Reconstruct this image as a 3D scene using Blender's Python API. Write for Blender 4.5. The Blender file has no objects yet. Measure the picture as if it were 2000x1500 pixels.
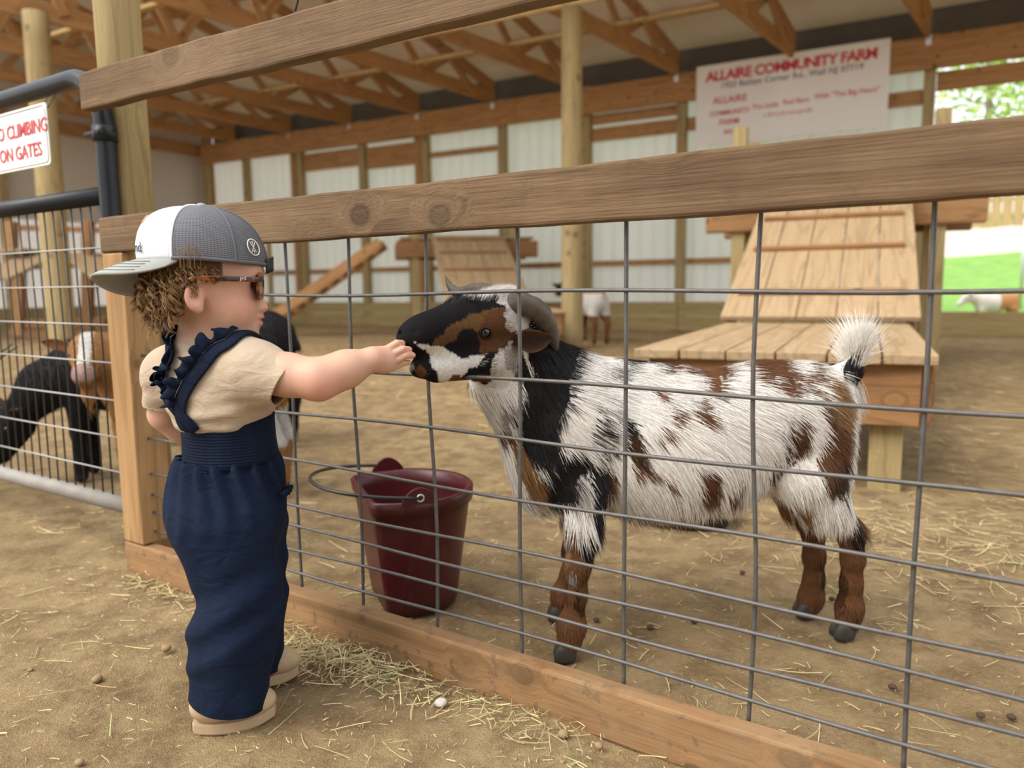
import bpy, bmesh, math, random
import numpy as np
from mathutils import Vector, Matrix
random.seed(7); np.random.seed(7)
S = bpy.context.scene
COL = S.collection
# ------------------------------------------------------------------ camera
CAM_H = 0.75; FPX = 1500.0
_p = math.radians(7.2); _r = math.radians(0.73)
CF = np.array([0, math.cos(_p), -math.sin(_p)])
_U0 = np.array([0, math.sin(_p), math.cos(_p)]); _R0 = np.array([1.0, 0, 0])
CR = math.cos(_r)*_R0 - math.sin(_r)*_U0
CU = math.cos(_r)*_U0 + math.sin(_r)*_R0
CC = np.array([0, 0, CAM_H])
cd = bpy.data.cameras.new('camera'); cam = bpy.data.objects.new('camera', cd); COL.objects.link(cam)
cd.sensor_width = 36.0; cd.sensor_fit = 'HORIZONTAL'; cd.lens = FPX*36/2000.0
cd.clip_start = 0.05; cd.clip_end = 300
M = Matrix(((CR[0], CU[0], -CF[0], 0), (CR[1], CU[1], -CF[1], 0), (CR[2], CU[2], -CF[2], CAM_H), (0, 0, 0, 1)))
cam.matrix_world = M
cd.dof.use_dof = True; cd.dof.focus_distance = 1.33; cd.dof.aperture_fstop = 3.0
S.camera = cam
# ------------------------------------------------------------------ light
S.view_settings.view_transform = 'Standard'; S.view_settings.look = 'None'
S.view_settings.gamma = 1.0; S.view_settings.use_curve_mapping = False
S.view_settings.exposure = 0.80
wld = bpy.data.worlds.new('overcast_sky'); S.world = wld; wld.use_nodes = True
wb = wld.node_tree.nodes['Background']; wb.inputs[0].default_value = (0.93, 0.96, 1.0, 1); wb.inputs[1].default_value = 1.1
sd = bpy.data.lights.new('hazy_sun', 'SUN'); sun = bpy.data.objects.new('hazy_sun', sd); COL.objects.link(sun)
sd.energy = 2.1; sd.angle = math.radians(40); sd.color = (1.0, 0.93, 0.82)
sun.rotation_euler = Vector((0.62, 0.34, -0.80)).to_track_quat('-Z', 'Y').to_euler()
# ------------------------------------------------------------------ photo geometry helpers (true 3-D points)
def ray(x, y): return CF + CR*(x-1000)/FPX - CU*(y-750)/FPX
def at(x, y, Y):
    d = ray(x, y); return CC + d*(Y/d[1])
def gz(x, y, z=0.0):
    d = ray(x, y); return CC + d*((z-CAM_H)/d[2])
UV_ = np.array([math.sin(math.radians(60.5)), -math.cos(math.radians(60.5)), 0.0])   # along barn wall, to the right
VV_ = np.array([math.cos(math.radians(60.5)), math.sin(math.radians(60.5)), 0.0])    # towards barn wall
ZZ = np.array([0, 0, 1.0])
WALLV = 12.53
def BP(u, v, z): return UV_*u + VV_*v + ZZ*z
FD = np.array([math.sin(math.radians(56.5)), -math.cos(math.radians(56.5)), 0.0])
FN = np.array([math.cos(math.radians(56.5)), math.sin(math.radians(56.5)), 0.0])
FM = np.array([-0.39, 1.562, 0.0])
def FP(s, q, z): return FM + FD*s + FN*q + ZZ*z
# ------------------------------------------------------------------ material helpers
def newmat(name):
    m = bpy.data.materials.new(name); m.use_nodes = True
    nt = m.node_tree; return m, nt, nt.nodes['Principled BSDF']
def N(nt, t, **kw):
    n = nt.nodes.new(t)
    for k, v in kw.items():
        if k.startswith('_'): setattr(n, k[1:], v)
        else:
            key = int(k[1:]) if k[0] == 'i' and k[1:].isdigit() else k.replace('__', ' ')
            sock = n.inputs[key]
            if isinstance(v, bpy.types.NodeSocket): nt.links.new(v, sock)
            else: sock.default_value = v
    return n
def ramp(nt, fac, stops):
    n = nt.nodes.new('ShaderNodeValToRGB'); nt.links.new(fac, n.inputs[0])
    cr = n.color_ramp
    while len(cr.elements) < len(stops): cr.elements.new(0.5)
    for e, (p, c) in zip(cr.elements, stops):
        e.position = p; e.color = (c, c, c, 1) if isinstance(c, (int, float)) else (*c, 1)
    return n.outputs[0]
def mix(nt, fac, a, b, mode='MIX'):
    n = nt.nodes.new('ShaderNodeMix'); n.data_type = 'RGBA'; n.blend_type = mode
    for i, v in ((0, fac), (6, a), (7, b)):
        if isinstance(v, bpy.types.NodeSocket): nt.links.new(v, n.inputs[i])
        elif i == 0: n.inputs[0].default_value = v
        else: n.inputs[i].default_value = (*v, 1)
    return n.outputs[2]
def noise(nt, vec, scale, detail=3, rough=0.55, dist=0.0):
    n = N(nt, 'ShaderNodeTexNoise', Scale=scale, Detail=detail, Roughness=rough, Distortion=dist)
    if vec is not None: nt.links.new(vec, n.inputs['Vector'])
    return n.outputs['Fac']
def mapping(nt, vec, sc=(1, 1, 1), loc=(0, 0, 0)):
    n = N(nt, 'ShaderNodeMapping'); nt.links.new(vec, n.inputs[0])
    n.inputs['Scale'].default_value = sc; n.inputs['Location'].default_value = loc
    return n.outputs[0]
def bump(nt, bsdf, h, strength=0.3, dist=0.01):
    b = N(nt, 'ShaderNodeBump', Strength=strength, Distance=dist, Height=h)
    nt.links.new(b.outputs[0], bsdf.inputs['Normal'])
def plain(name, col, rough=0.6, metal=0.0, nscale=0, namt=0.15, bmp=0.0, spec=0.5):
    m, nt, b = newmat(name)
    b.inputs['Roughness'].default_value = rough; b.inputs['Metallic'].default_value = metal
    b.inputs['Specular IOR Level'].default_value = spec
    if nscale:
        tc = N(nt, 'ShaderNodeTexCoord').outputs['Object']
        f = noise(nt, tc, nscale, 5)
        c = mix(nt, f, tuple(x*(1-namt) for x in col), tuple(min(1, x*(1+namt)) for x in col))
        nt.links.new(c, b.inputs['Base Color'])
        if bmp: bump(nt, b, f, bmp, 0.005)
    else: b.inputs['Base Color'].default_value = (*col, 1)
    return m
def wood(name, light, dark, rough=0.75, knots=True, dirt=0.0, kscale=1.0, gbump=0.25):
    m, nt, b = newmat(name)
    b.inputs['Roughness'].default_value = rough; b.inputs['Specular IOR Level'].default_value = 0.25
    tc = N(nt, 'ShaderNodeTexCoord').outputs['Object']
    rnd = N(nt, 'ShaderNodeObjectInfo').outputs['Random']
    off = N(nt, 'ShaderNodeVectorMath', _operation='SCALE', Scale=37.0)
    cb = N(nt, 'ShaderNodeCombineXYZ', X=rnd, Y=rnd, Z=rnd); nt.links.new(cb.outputs[0], off.inputs[0])
    ad = N(nt, 'ShaderNodeVectorMath', _operation='ADD'); nt.links.new(tc, ad.inputs[0]); nt.links.new(off.outputs[0], ad.inputs[1])
    v = ad.outputs[0]
    kv = mapping(nt, v, (6.5*kscale, 8*kscale, 8*kscale))
    vor = N(nt, 'ShaderNodeTexVoronoi', Scale=1.0, Randomness=1.0); nt.links.new(kv, vor.inputs['Vector'])
    sepc = N(nt, 'ShaderNodeSeparateColor'); nt.links.new(vor.outputs['Color'], sepc.inputs[0])
    gate_ = N(nt, 'ShaderNodeMath', _operation='GREATER_THAN', i1=0.42); nt.links.new(sepc.outputs[0], gate_.inputs[0])
    kadd = N(nt, 'ShaderNodeMath', _operation='ADD'); nt.links.new(vor.outputs['Distance'], kadd.inputs[0]); nt.links.new(gate_.outputs[0], kadd.inputs[1])
    kd = kadd.outputs[0]
    kin = ramp(nt, kd, [(0.0, 1.0), (0.42, 0.0)])
    # grain bends round knots
    lift = N(nt, 'ShaderNodeMath', _operation='MULTIPLY', i1=0.05 if knots else 0.0); nt.links.new(kin, lift.inputs[0])
    cb2 = N(nt, 'ShaderNodeCombineXYZ', Y=lift.outputs[0], Z=lift.outputs[0])
    ad2 = N(nt, 'ShaderNodeVectorMath', _operation='ADD'); nt.links.new(v, ad2.inputs[0]); nt.links.new(cb2.outputs[0], ad2.inputs[1])
    gv = ad2.outputs[0]
    g1 = noise(nt, mapping(nt, gv, (1.3, 22, 22)), 1.0, 4, 0.6, 0.6)
    rings = N(nt, 'ShaderNodeMath', _operation='SINE')
    mm = N(nt, 'ShaderNodeMath', _operation='MULTIPLY', i1=46.0); nt.links.new(noise(nt, mapping(nt, gv, (0.55, 7, 7)), 1.0, 2, 0.4), mm.inputs[0])
    nt.links.new(mm.outputs[0], rings.inputs[0])
    g2 = noise(nt, mapping(nt, gv, (9, 260, 260)), 1.0, 3, 0.6)
    g3 = noise(nt, v, 5.0, 3)
    c = mix(nt, ramp(nt, g1, [(0.3, 0.0), (0.72, 1.0)]), light, dark)
    c = mix(nt, ramp(nt, rings.outputs[0], [(0.55, 0.0), (0.97, 0.55)]), c, tuple(x*0.62 for x in dark))
    c = mix(nt, ramp(nt, g2, [(0.42, 0.0), (0.75, 0.5)]), c, tuple(x*0.55 for x in dark))
    c = mix(nt, ramp(nt, g3, [(0.35, 0.0), (0.8, 0.35)]), c, tuple(x*0.8 for x in light))
    if knots:
        c = mix(nt, ramp(nt, kd, [(0.06, 0.85), (0.15, 0.6), (0.165, 0.8), (0.20, 0.15), (0.27, 0.0)]), c, tuple(x*0.36 for x in dark))
    if dirt:
        d = noise(nt, v, 28.0, 6, 0.7)
        c = mix(nt, ramp(nt, d, [(0.56, 0.0), (0.63, dirt)]), c, (0.10, 0.065, 0.04))
        d2 = noise(nt, v, 3.0, 4, 0.7)
        c = mix(nt, ramp(nt, d2, [(0.4, 0.0), (0.75, dirt*0.7)]), c, (0.36, 0.25, 0.14))
    nt.links.new(c, b.inputs['Base Color'])
    hsum = N(nt, 'ShaderNodeMath', _operation='ADD'); nt.links.new(g1, hsum.inputs[0]); nt.links.new(g2, hsum.inputs[1])
    bump(nt, b, hsum.outputs[0], gbump, 0.004)
    return m
def attrmat(name, attr='col', rough=0.7, spec=0.2, nscale=0, namt=0.0, sub=0.0, bmp=0.0, sheen=0.0):
    m, nt, b = newmat(name)
    a = N(nt, 'ShaderNodeAttribute', _attribute_name=attr)
    c = a.outputs['Color']
    if nscale:
        tc = N(nt, 'ShaderNodeTexCoord').outputs['Object']
        f = noise(nt, tc, nscale, 4)
        g = ramp(nt, f, [(0.25, 1.0-namt), (0.75, 1.0)])
        c = mix(nt, 1.0, c, g, 'MULTIPLY')
        if bmp: bump(nt, b, f, bmp, 0.002)
    nt.links.new(c, b.inputs['Base Color'])
    b.inputs['Roughness'].default_value = rough; b.inputs['Specular IOR Level'].default_value = spec
    if sub:
        b.inputs['Subsurface Weight'].default_value = sub
        b.inputs['Subsurface Radius'].default_value = (0.012, 0.005, 0.003); b.inputs['Subsurface Scale'].default_value = 0.5
    if sheen: b.inputs['Sheen Weight'].default_value = sheen
    return m
# ------------------------------------------------------------------ object helpers
def tag(o, label=None, cat=None, group=None, kind=None):
    if label: o['label'] = label
    if cat: o['category'] = cat
    if group: o['group'] = group
    if kind: o['kind'] = kind
    return o
def empty(name, loc=(0, 0, 0), label=None, cat=None, group=None):
    o = bpy.data.objects.new(name, None); COL.objects.link(o); o.location = Vector(loc); o.empty_display_size = 0.05
    return tag(o, label, cat, group)
def put(o, parent):
    if parent is not None:
        o.parent = parent
        o.location = o.location - PW(parent)
    return o
def PW(o):
    v = Vector(o.location)
    while o.parent is not None:
        o = o.parent; v = v + o.location
    return v
def meshobj(name, verts, faces, mat, parent=None, smooth=False, loc=None, cols=None, colname='col'):
    """verts in world space; object origin at loc (default: bbox bottom centre)"""
    verts = np.asarray(verts, float)
    if loc is None:
        lo, hi = verts.min(0), verts.max(0); loc = np.array([(lo[0]+hi[0])/2, (lo[1]+hi[1])/2, lo[2]])
    loc = np.asarray(loc, float)
    me = bpy.data.meshes.new(name)
    V = verts-loc
    if isinstance(faces, np.ndarray):
        nf, k = faces.shape
        me.vertices.add(len(V)); me.vertices.foreach_set('co', V.astype(np.float32).ravel())
        me.loops.add(nf*k); me.loops.foreach_set('vertex_index', faces.astype(np.int32).ravel())
        me.polygons.add(nf); me.polygons.foreach_set('loop_start', np.arange(0, nf*k, k, dtype=np.int32))
        me.update(calc_edges=True)
    else:
        me.from_pydata([tuple(v) for v in V], [], faces); me.update()
    if smooth: me.polygons.foreach_set('use_smooth', np.ones(len(me.polygons), bool))
    if cols is not None:
        at_ = me.color_attributes.new(colname, 'FLOAT_COLOR', 'POINT')
        c4 = np.ones((len(V), 4), np.float32); c4[:, :3] = cols
        at_.data.foreach_set('color', c4.ravel())
    me.materials.append(mat)
    o = bpy.data.objects.new(name, me); COL.objects.link(o); o.location = Vector(loc)
    return put(o, parent)
def frame3(x, up):
    x = np.asarray(x, float); x = x/np.linalg.norm(x)
    z = np.asarray(up, float); z = z-x*(z@x); z /= np.linalg.norm(z)
    return x, np.cross(z, x), z
_boxcache = {}
def board(name, p0, p1, w, t, mat, parent=None, up=(0, 0, 1), bev=0.004, warp=0.0):
    """timber from p0 to p1; w = size along 'up', t = the other size; mesh local x runs along it"""
    p0 = np.asarray(p0, float); p1 = np.asarray(p1, float); L = np.linalg.norm(p1-p0)
    key = (round(L, 3), round(w, 4), round(t, 4), mat.name, round(bev, 4), warp)
    x, y, z = frame3(p1-p0, up)
    if key in _boxcache and not warp: me = _boxcache[key]
    else:
        bm = bmesh.new()
        bmesh.ops.create_cube(bm, size=1.0)
        for v in bm.verts: v.co = Vector((v.co.x*L, v.co.y*t, v.co.z*w))
        if warp:
            bmesh.ops.subdivide_edges(bm, edges=[e for e in bm.edges if abs((e.verts[0].co-e.verts[1].co).x) > L*0.5], cuts=40)
        if bev:
            es = [e for e in bm.edges if len(e.link_faces) == 2 and e.calc_face_angle(0) > 1.0]
            bmesh.ops.bevel(bm, geom=es, offset=bev, segments=2, affect='EDGES', profile=0.5)
        if warp:
            rr = random.Random(L)
            ph = [rr.uniform(0, 6) for _ in range(6)]
            for v in bm.verts:
                a = v.co.x
                e = warp*(0.5*math.sin(a*5+ph[0])+0.3*math.sin(a*17+ph[1])+0.25*math.sin(a*41+ph[2]))
                f = warp*(0.4*math.sin(a*7+ph[3])+0.3*math.sin(a*23+ph[4])+0.2*math.sin(a*53+ph[5]))
                v.co.z += e if v.co.z > 0 else f
        me = bpy.data.meshes.new(name); bm.to_mesh(me); bm.free(); me.materials.append(mat)
        if warp: me.polygons.foreach_set('use_smooth', np.zeros(len(me.polygons), bool))
        _boxcache[key] = me
    o = bpy.data.objects.new(name, me); COL.objects.link(o)
    c = (p0+p1)/2
    R = Matrix((( x[0], y[0], z[0]), (x[1], y[1], z[1]), (x[2], y[2], z[2])))
    o.rotation_euler = R.to_euler(); o.location = Vector(c)
    return put(o, parent)
def tube_geo(pts, rad, sides=8, cap=True, closed=False):
    pts = np.asarray(pts, float); n = len(pts)
    rad = np.broadcast_to(np.asarray(rad, float), (n,))
    T = np.gradient(pts, axis=0)
    if closed: T = np.roll(pts, -1, 0)-np.roll(pts, 1, 0)
    T /= np.linalg.norm(T, axis=1)[:, None]+1e-12
    ref = np.array([0, 0, 1.0]) if abs(T[0][2]) < 0.9 else np.array([1.0, 0, 0])
    a = np.cross(T[0], ref); a /= np.linalg.norm(a)
    V = []
    for i in range(n):
        a = a-T[i]*(a@T[i]); a /= np.linalg.norm(a)+1e-12; b = np.cross(T[i], a)
        th = np.arange(sides)*2*math.pi/sides
        V.append(pts[i]+rad[i]*(np.cos(th)[:, None]*a+np.sin(th)[:, None]*b))
    V = np.concatenate(V); F = []
    m = n if closed else n-1
    for i in range(m):
        for j in range(sides):
            k = (j+1) % sides; i2 = (i+1) % n
            F.append((i*sides+j, i*sides+k, i2*sides+k, i2*sides+j))
    if cap and not closed:
        F.append(tuple(range(sides))[::-1]); F.append(tuple((n-1)*sides+j for j in range(sides)))
    return V, F
def tube(name, pts, rad, mat, parent=None, sides=8, cap=True, closed=False, smooth=True):
    V, F = tube_geo(pts, rad, sides, cap, closed)
    return meshobj(name, V, F, mat, parent, smooth)
def smoothpath(pts, n=40):
    """Catmull-Rom through pts"""
    P = np.asarray(pts, float); P = np.vstack([2*P[0]-P[1], P, 2*P[-1]-P[-2]])
    out = []; m = len(P)-3
    for t in np.linspace(0, m-1e-6, n):
        i = int(t); u = t-i; a, b, c, d = P[i:i+4]
        out.append(0.5*((2*b)+(-a+c)*u+(2*a-5*b+4*c-d)*u*u+(-a+3*b-3*c+d)*u**3))
    return np.array(out)
def textobj(name, body, size, origin, xdir, normal, mat, parent=None, bold=0.0, align='CENTER', ext=0.001, spacing=1.0):
    cu = bpy.data.curves.new(name, 'FONT'); cu.body = body; cu.size = size; cu.align_x = align; cu.align_y = 'CENTER'
    cu.offset = bold; cu.extrude = ext; cu.resolution_u = 2; cu.space_character = spacing
    tmp = bpy.data.objects.new(name+'_tmp', cu); COL.objects.link(tmp)
    dg = bpy.context.evaluated_depsgraph_get()
    me = bpy.data.meshes.new_from_object(tmp.evaluated_get(dg))
    bpy.data.objects.remove(tmp); bpy.data.curves.remove(cu)
    me.name = name; me.materials.clear(); me.materials.append(mat)
    o = bpy.data.objects.new(name, me); COL.objects.link(o)
    x, y, z = frame3(xdir, np.cross(normal, xdir))   # z here = text up
    nrm = np.cross(x, z)
    R = Matrix(((x[0], z[0], nrm[0]), (x[1], z[1], nrm[1]), (x[2], z[2], nrm[2])))
    o.rotation_euler = R.to_euler(); o.location = Vector(origin)
    return put(o, parent)
def bisect(V, F, cuts):
    """cuts: list of (point, normal, face-mask function); removes what lies on the normal's side among masked faces, with a clean edge"""
    bm = bmesh.new(); vs = [bm.verts.new(v) for v in V]
    for f in F:
        try: bm.faces.new([vs[i] for i in f])
        except ValueError: pass
    for co, no, mk in cuts:
        fs = list(bm.faces); cen = np.array([f.calc_center_median()[:] for f in fs]); m = mk(cen)
        sel = [f for f, k in zip(fs, m) if k]; ge = set(sel)
        for f in sel: ge.update(f.edges); ge.update(f.verts)
        bmesh.ops.bisect_plane(bm, geom=list(ge), dist=1e-5, plane_co=Vector(co), plane_no=Vector(no), clear_outer=True)
    lo = [v for v in bm.verts if not v.link_faces]
    bmesh.ops.delete(bm, geom=lo, context='VERTS'); bm.verts.index_update()
    V2 = np.array([v.co[:] for v in bm.verts]); F2 = [tuple(v.index for v in f.verts) for f in bm.faces]; bm.free()
    return V2, F2
# value noise (numpy) for shapes
_perm = np.random.RandomState(3).rand(32, 32, 32)
def vnoise(P):
    P = np.asarray(P, float); i = np.floor(P).astype(int); f = P-i; f = f*f*(3-2*f)
    def g(a, b, c): return _perm[(i[..., 0]+a) % 32, (i[..., 1]+b) % 32, (i[..., 2]+c) % 32]
    x, y, z = f[..., 0], f[..., 1], f[..., 2]
    return ((g(0,0,0)*(1-x)+g(1,0,0)*x)*(1-y)+(g(0,1,0)*(1-x)+g(1,1,0)*x)*y)*(1-z)+((g(0,0,1)*(1-x)+g(1,0,1)*x)*(1-y)+(g(0,1,1)*(1-x)+g(1,1,1)*x)*y)*z
def fbm(P, o=3):
    s = 0; a = 0.5; P = np.asarray(P, float)
    for k in range(o): s = s+a*vnoise(P+k*7.3); P = P*2.03; a *= 0.5
    return s
# ------------------------------------------------------------------ distance-field modelling (smooth bodies)
class Fld:
    def __init__(s): s.p = []
    def cone(s, a, b, ra, rb, k=0.02):
        a = np.asarray(a, float); b = np.asarray(b, float); s.p.append(('c', a, b-a, ra, rb, k, max(1e-9, (b-a)@(b-a)))); return s
    def chain(s, pts, rads, k=0.02):
        for i in range(len(pts)-1): s.cone(pts[i], pts[i+1], rads[i], rads[i+1], k)
        return s
    def ell(s, c, r, k=0.02, x=(1, 0, 0), up=(0, 0, 1), sub=False):
        X, Y, Z = frame3(x, up); R = np.stack([X, Y, Z])
        s.p.append(('s' if sub else 'e', np.asarray(c, float), R, np.asarray(r, float), 0, k, 0)); return s
    def plane(s, c, n, k=0.004):
        """keep the side opposite to n"""
        n = np.asarray(n, float); s.p.append(('h', np.asarray(c, float), n/np.linalg.norm(n), 0, 0, k, 0)); return s
    @staticmethod
    def one(q, P):
        if q[0] == 'c':
            d = P-q[1]; t = np.clip(d@q[2]/q[6], 0, 1)
            return np.linalg.norm(d-t[:, None]*q[2], axis=1)-(q[3]+(q[4]-q[3])*t)
        if q[0] == 'h': return (P-q[1])@q[2]
        L = (P-q[1])@q[2].T; u = L/q[3]; k0 = np.linalg.norm(u, axis=1); k1 = np.linalg.norm(u/q[3], axis=1)
        return np.where(k1 > 1e-9, k0*(k0-1)/np.maximum(k1, 1e-9), -q[3].min())
    def ev(s, P, prims=None):
        d = np.full(len(P), 1e3)
        for q in (s.p if prims is None else prims):
            e = s.one(q, P); k = q[5]
            if q[0] in 'sh':
                e = -e if q[0] == 's' else e
                h = np.maximum(k-np.abs(d-e), 0)/k; d = np.maximum(d, e)+h*h*k*0.25
            else:
                h = np.maximum(k-np.abs(d-e), 0)/k; d = np.minimum(d, e)-h*h*k*0.25
        return d
    def cull(s, c, R):
        ds = [float(s.one(q, c[None])[0]) for q in s.p]
        mn = min([d for d, q in zip(ds, s.p) if q[0] in 'ce'])
        return [q for d, q in zip(ds, s.p) if q[0] in 'sh' or d-2.2*R < mn+q[5]+0.01]
    def cast(s, x, y, t0=0.5, t1=4.0):
        d = ray(x, y); d = d/np.linalg.norm(d); t = t0
        for _ in range(200):
            e = float(s.ev((CC+d*t)[None])[0])
            if e < 0.0004: break
            t += max(e*0.7, 0.0003)
            if t > t1: return None
        return CC+d*t
    def grad(s, P, h=0.002):
        P = np.atleast_2d(P); g = np.stack([s.ev(P+e)-s.ev(P-e) for e in np.eye(3)*h], 1)
        return g/(np.linalg.norm(g, axis=1)[:, None]+1e-12)
    def snap(s, P, off=0.0, it=6):
        P = np.array(P, float)
        for _ in range(it):
            P = P-s.grad(P)*(s.ev(P)-off)[:, None]*0.9
        return P
def sdf_mesh(fld, lo, hi, h, disp=None, n=20):
    lo = np.asarray(lo, float); dims = np.ceil((np.asarray(hi)-lo)/h).astype(int)+1
    nb = (dims+n-1)//n; half = n*h/2; rad = half*math.sqrt(3)
    ax = np.arange(n+1)
    G = np.stack(np.meshgrid(ax, ax, ax, indexing='ij'), -1).reshape(-1, 3)
    big = (nb*n+2).astype(np.int64)
    def gid(ijk): return (ijk[:, 0].astype(np.int64)*big[1]+ijk[:, 1])*big[2]+ijk[:, 2]
    ids = []; vs = []; quads = []
    corner = np.array([[i, j, k] for i in (0, 1) for j in (0, 1) for k in (0, 1)])
    edges = [(a, b) for a in range(8) for b in range(a+1, 8) if np.abs(corner[a]-corner[b]).sum() == 1]
    for bi in range(nb[0]):
        for bj in range(nb[1]):
            for bk in range(nb[2]):
                o = np.array([bi, bj, bk])*n; c = lo+(o+n/2)*h
                pr = fld.cull(c, rad)
                d0 = float(fld.ev(c[None], pr)[0])
                if d0 > rad*1.25+0.01 or d0 < -rad*1.6-0.01: continue
                P = lo+(G+o)*h
                D = fld.ev(P, pr)
                if disp is not None: D = D-disp(P)
                D = D.reshape(n+1, n+1, n+1); Sg = D < 0
                if Sg.all() or not Sg.any(): continue
                cs = np.stack([Sg[c0[0]:n+c0[0], c0[1]:n+c0[1], c0[2]:n+c0[2]] for c0 in corner])
                act = cs.any(0) & ~cs.all(0); ijk = np.argwhere(act)
                if len(ijk):
                    cv = np.stack([D[ijk[:, 0]+c0[0], ijk[:, 1]+c0[1], ijk[:, 2]+c0[2]] for c0 in corner], 1)
                    acc = np.zeros((len(ijk), 3)); cnt = np.zeros(len(ijk))
                    for a, b in edges:
                        va, vb = cv[:, a], cv[:, b]; mk = (va < 0) != (vb < 0)
                        t = np.where(mk, va/np.where(mk, va-vb, 1), 0)
                        acc += np.where(mk[:, None], corner[a]+(corner[b]-corner[a])*t[:, None], 0); cnt += mk
                    ids.append(gid(ijk+o)); vs.append(lo+(ijk+o+acc/cnt[:, None])*h)
                for axn in range(3):
                    e = np.zeros(3, int); e[axn] = 1
                    s0 = Sg[:n, :n, :n]; s1 = Sg[e[0]:n+e[0], e[1]:n+e[1], e[2]:n+e[2]]
                    ed = np.argwhere(s0 != s1)
                    if not len(ed): continue
                    inside = s0[ed[:, 0], ed[:, 1], ed[:, 2]]
                    u = np.roll(e, 1); v = np.roll(e, 2); g = ed+o
                    q = np.stack([gid(g), gid(g-u), gid(g-u-v), gid(g-v)], 1)
                    q[~inside] = q[~inside][:, ::-1]; quads.append(q)
    ids = np.concatenate(ids); vs = np.concatenate(vs); quads = np.concatenate(quads)
    srt = np.argsort(ids); si = ids[srt]
    pos = np.clip(np.searchsorted(si, quads), 0, len(si)-1); ok = (si[pos] == quads).all(1)
    F = srt[pos][ok]
    return vs, F
def relax(V, F, it=1, lam=0.5):
    e = np.concatenate([F[:, [0, 1]], F[:, [1, 2]], F[:, [2, 3]], F[:, [3, 0]]])
    for _ in range(it):
        acc = np.zeros_like(V); cnt = np.zeros(len(V))
        for k in range(3):
            acc[:, k] = np.bincount(e[:, 0], V[e[:, 1], k], len(V))+np.bincount(e[:, 1], V[e[:, 0], k], len(V))
        cnt = np.bincount(e[:, 0], minlength=len(V))+np.bincount(e[:, 1], minlength=len(V))
        V = V*(1-lam)+lam*acc/np.maximum(cnt, 1)[:, None]
    return V
def vnormals(V, F):
    n = np.cross(V[F[:, 2]]-V[F[:, 0]], V[F[:, 3]]-V[F[:, 1]])
    out = np.zeros_like(V)
    for c in range(4):
        for k in range(3): out[:, k] += np.bincount(F[:, c], n[:, k], len(V))
    return out/(np.linalg.norm(out, axis=1)[:, None]+1e-12)
def strands(name, roots, dirs, norms, lens, width, cols, mat, parent, curl=0.15, seg=3, droop=0.0):
    """tapering ribbons, one object"""
    n = len(roots); side = np.cross(dirs, norms); side /= np.linalg.norm(side, axis=1)[:, None]+1e-9
    jit = np.random.randn(n, 3)*curl
    V = np.zeros((n, seg*2+1, 3)); 
    for i in range(seg+1):
        t = i/seg
        c = roots+(dirs*t+jit*t*t-norms*0.35*t*t*0.6)*lens[:, None]
        c[:, 2] -= droop*lens*t*t
        w = width*(1-t)**0.7
        if i < seg:
            V[:, i*2] = c-side*np.reshape(w, (-1, 1))*0.5; V[:, i*2+1] = c+side*np.reshape(w, (-1, 1))*0.5
        else: V[:, seg*2] = c
    k = seg*2+1; base = (np.arange(n)*k)[:, None]
    tris = []
    for i in range(seg-1):
        a = i*2; tris += [[a, a+1, a+3], [a, a+3, a+2]]
    a = (seg-1)*2; tris.append([a, a+1, a+2])
    F = (base[:, :, None]+np.array(tris)[None]).reshape(-1, 3)
    C = np.repeat(cols, k, axis=0)
    o = meshobj(name, V.reshape(-1, 3), F, mat, parent, True, cols=C)
    o['kind'] = 'stuff'
    return o
# ================================================================== MATERIALS
W_RAIL = wood('weathered_rail_wood', (0.205, 0.128, 0.068), (0.118, 0.067, 0.034), dirt=0.4, kscale=0.8, gbump=0.5)
W_FRESH = wood('fresh_fir_wood', (0.47, 0.29, 0.135), (0.33, 0.185, 0.075), kscale=0.9)
W_BOT = wood('muddy_board_wood', (0.36, 0.20, 0.09), (0.22, 0.115, 0.05), dirt=0.75)
W_POST = wood('treated_post_wood', (0.44, 0.34, 0.17), (0.34, 0.25, 0.115), kscale=0.7, gbump=0.15)
W_BARN = wood('barn_lumber', (0.50, 0.285, 0.125), (0.36, 0.185, 0.072))
W_BARN2 = wood('pale_brace_lumber', (0.62, 0.45, 0.21), (0.50, 0.34, 0.14))
W_RAMP = wood('worn_ramp_boards', (0.47, 0.34, 0.20), (0.38, 0.262, 0.145), knots=False, dirt=0.2)
W_DECK = wood('deck_beam_wood', (0.37, 0.20, 0.085), (0.25, 0.125, 0.052))
W_TREAT = wood('treated_kickboard', (0.44, 0.34, 0.16), (0.34, 0.25, 0.105), knots=False)
M_WIRE = plain('galvanised_wire', (0.115, 0.11, 0.105), 0.5, 0.35, 60, 0.45)
M_BLACKTUBE = plain('black_gate_tube', (0.010, 0.012, 0.016), 0.38, 0.0, 30, 0.3, spec=0.3)
M_DUSTTUBE = plain('dusty_gate_tube', (0.27, 0.25, 0.22), 0.6, 0.0, 18, 0.35)
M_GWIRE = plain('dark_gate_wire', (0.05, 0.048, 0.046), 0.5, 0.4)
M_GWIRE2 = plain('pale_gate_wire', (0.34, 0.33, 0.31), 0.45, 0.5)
M_BRACKET = plain('galvanised_bracket', (0.6, 0.61, 0.63), 0.4, 0.6)
M_ROOF = plain('cream_roof_sheet', (0.80, 0.74, 0.64), 0.6, 0, 1.5, 0.12)
M_SIGNW = plain('white_sign_board', (0.82, 0.81, 0.79), 0.5, 0, 2.0, 0.04)
M_RED = plain('red_sign_print', (0.56, 0.04, 0.05), 0.6)
M_NAVY = plain('navy_sign_print', (0.05, 0.06, 0.13), 0.6)
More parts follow.
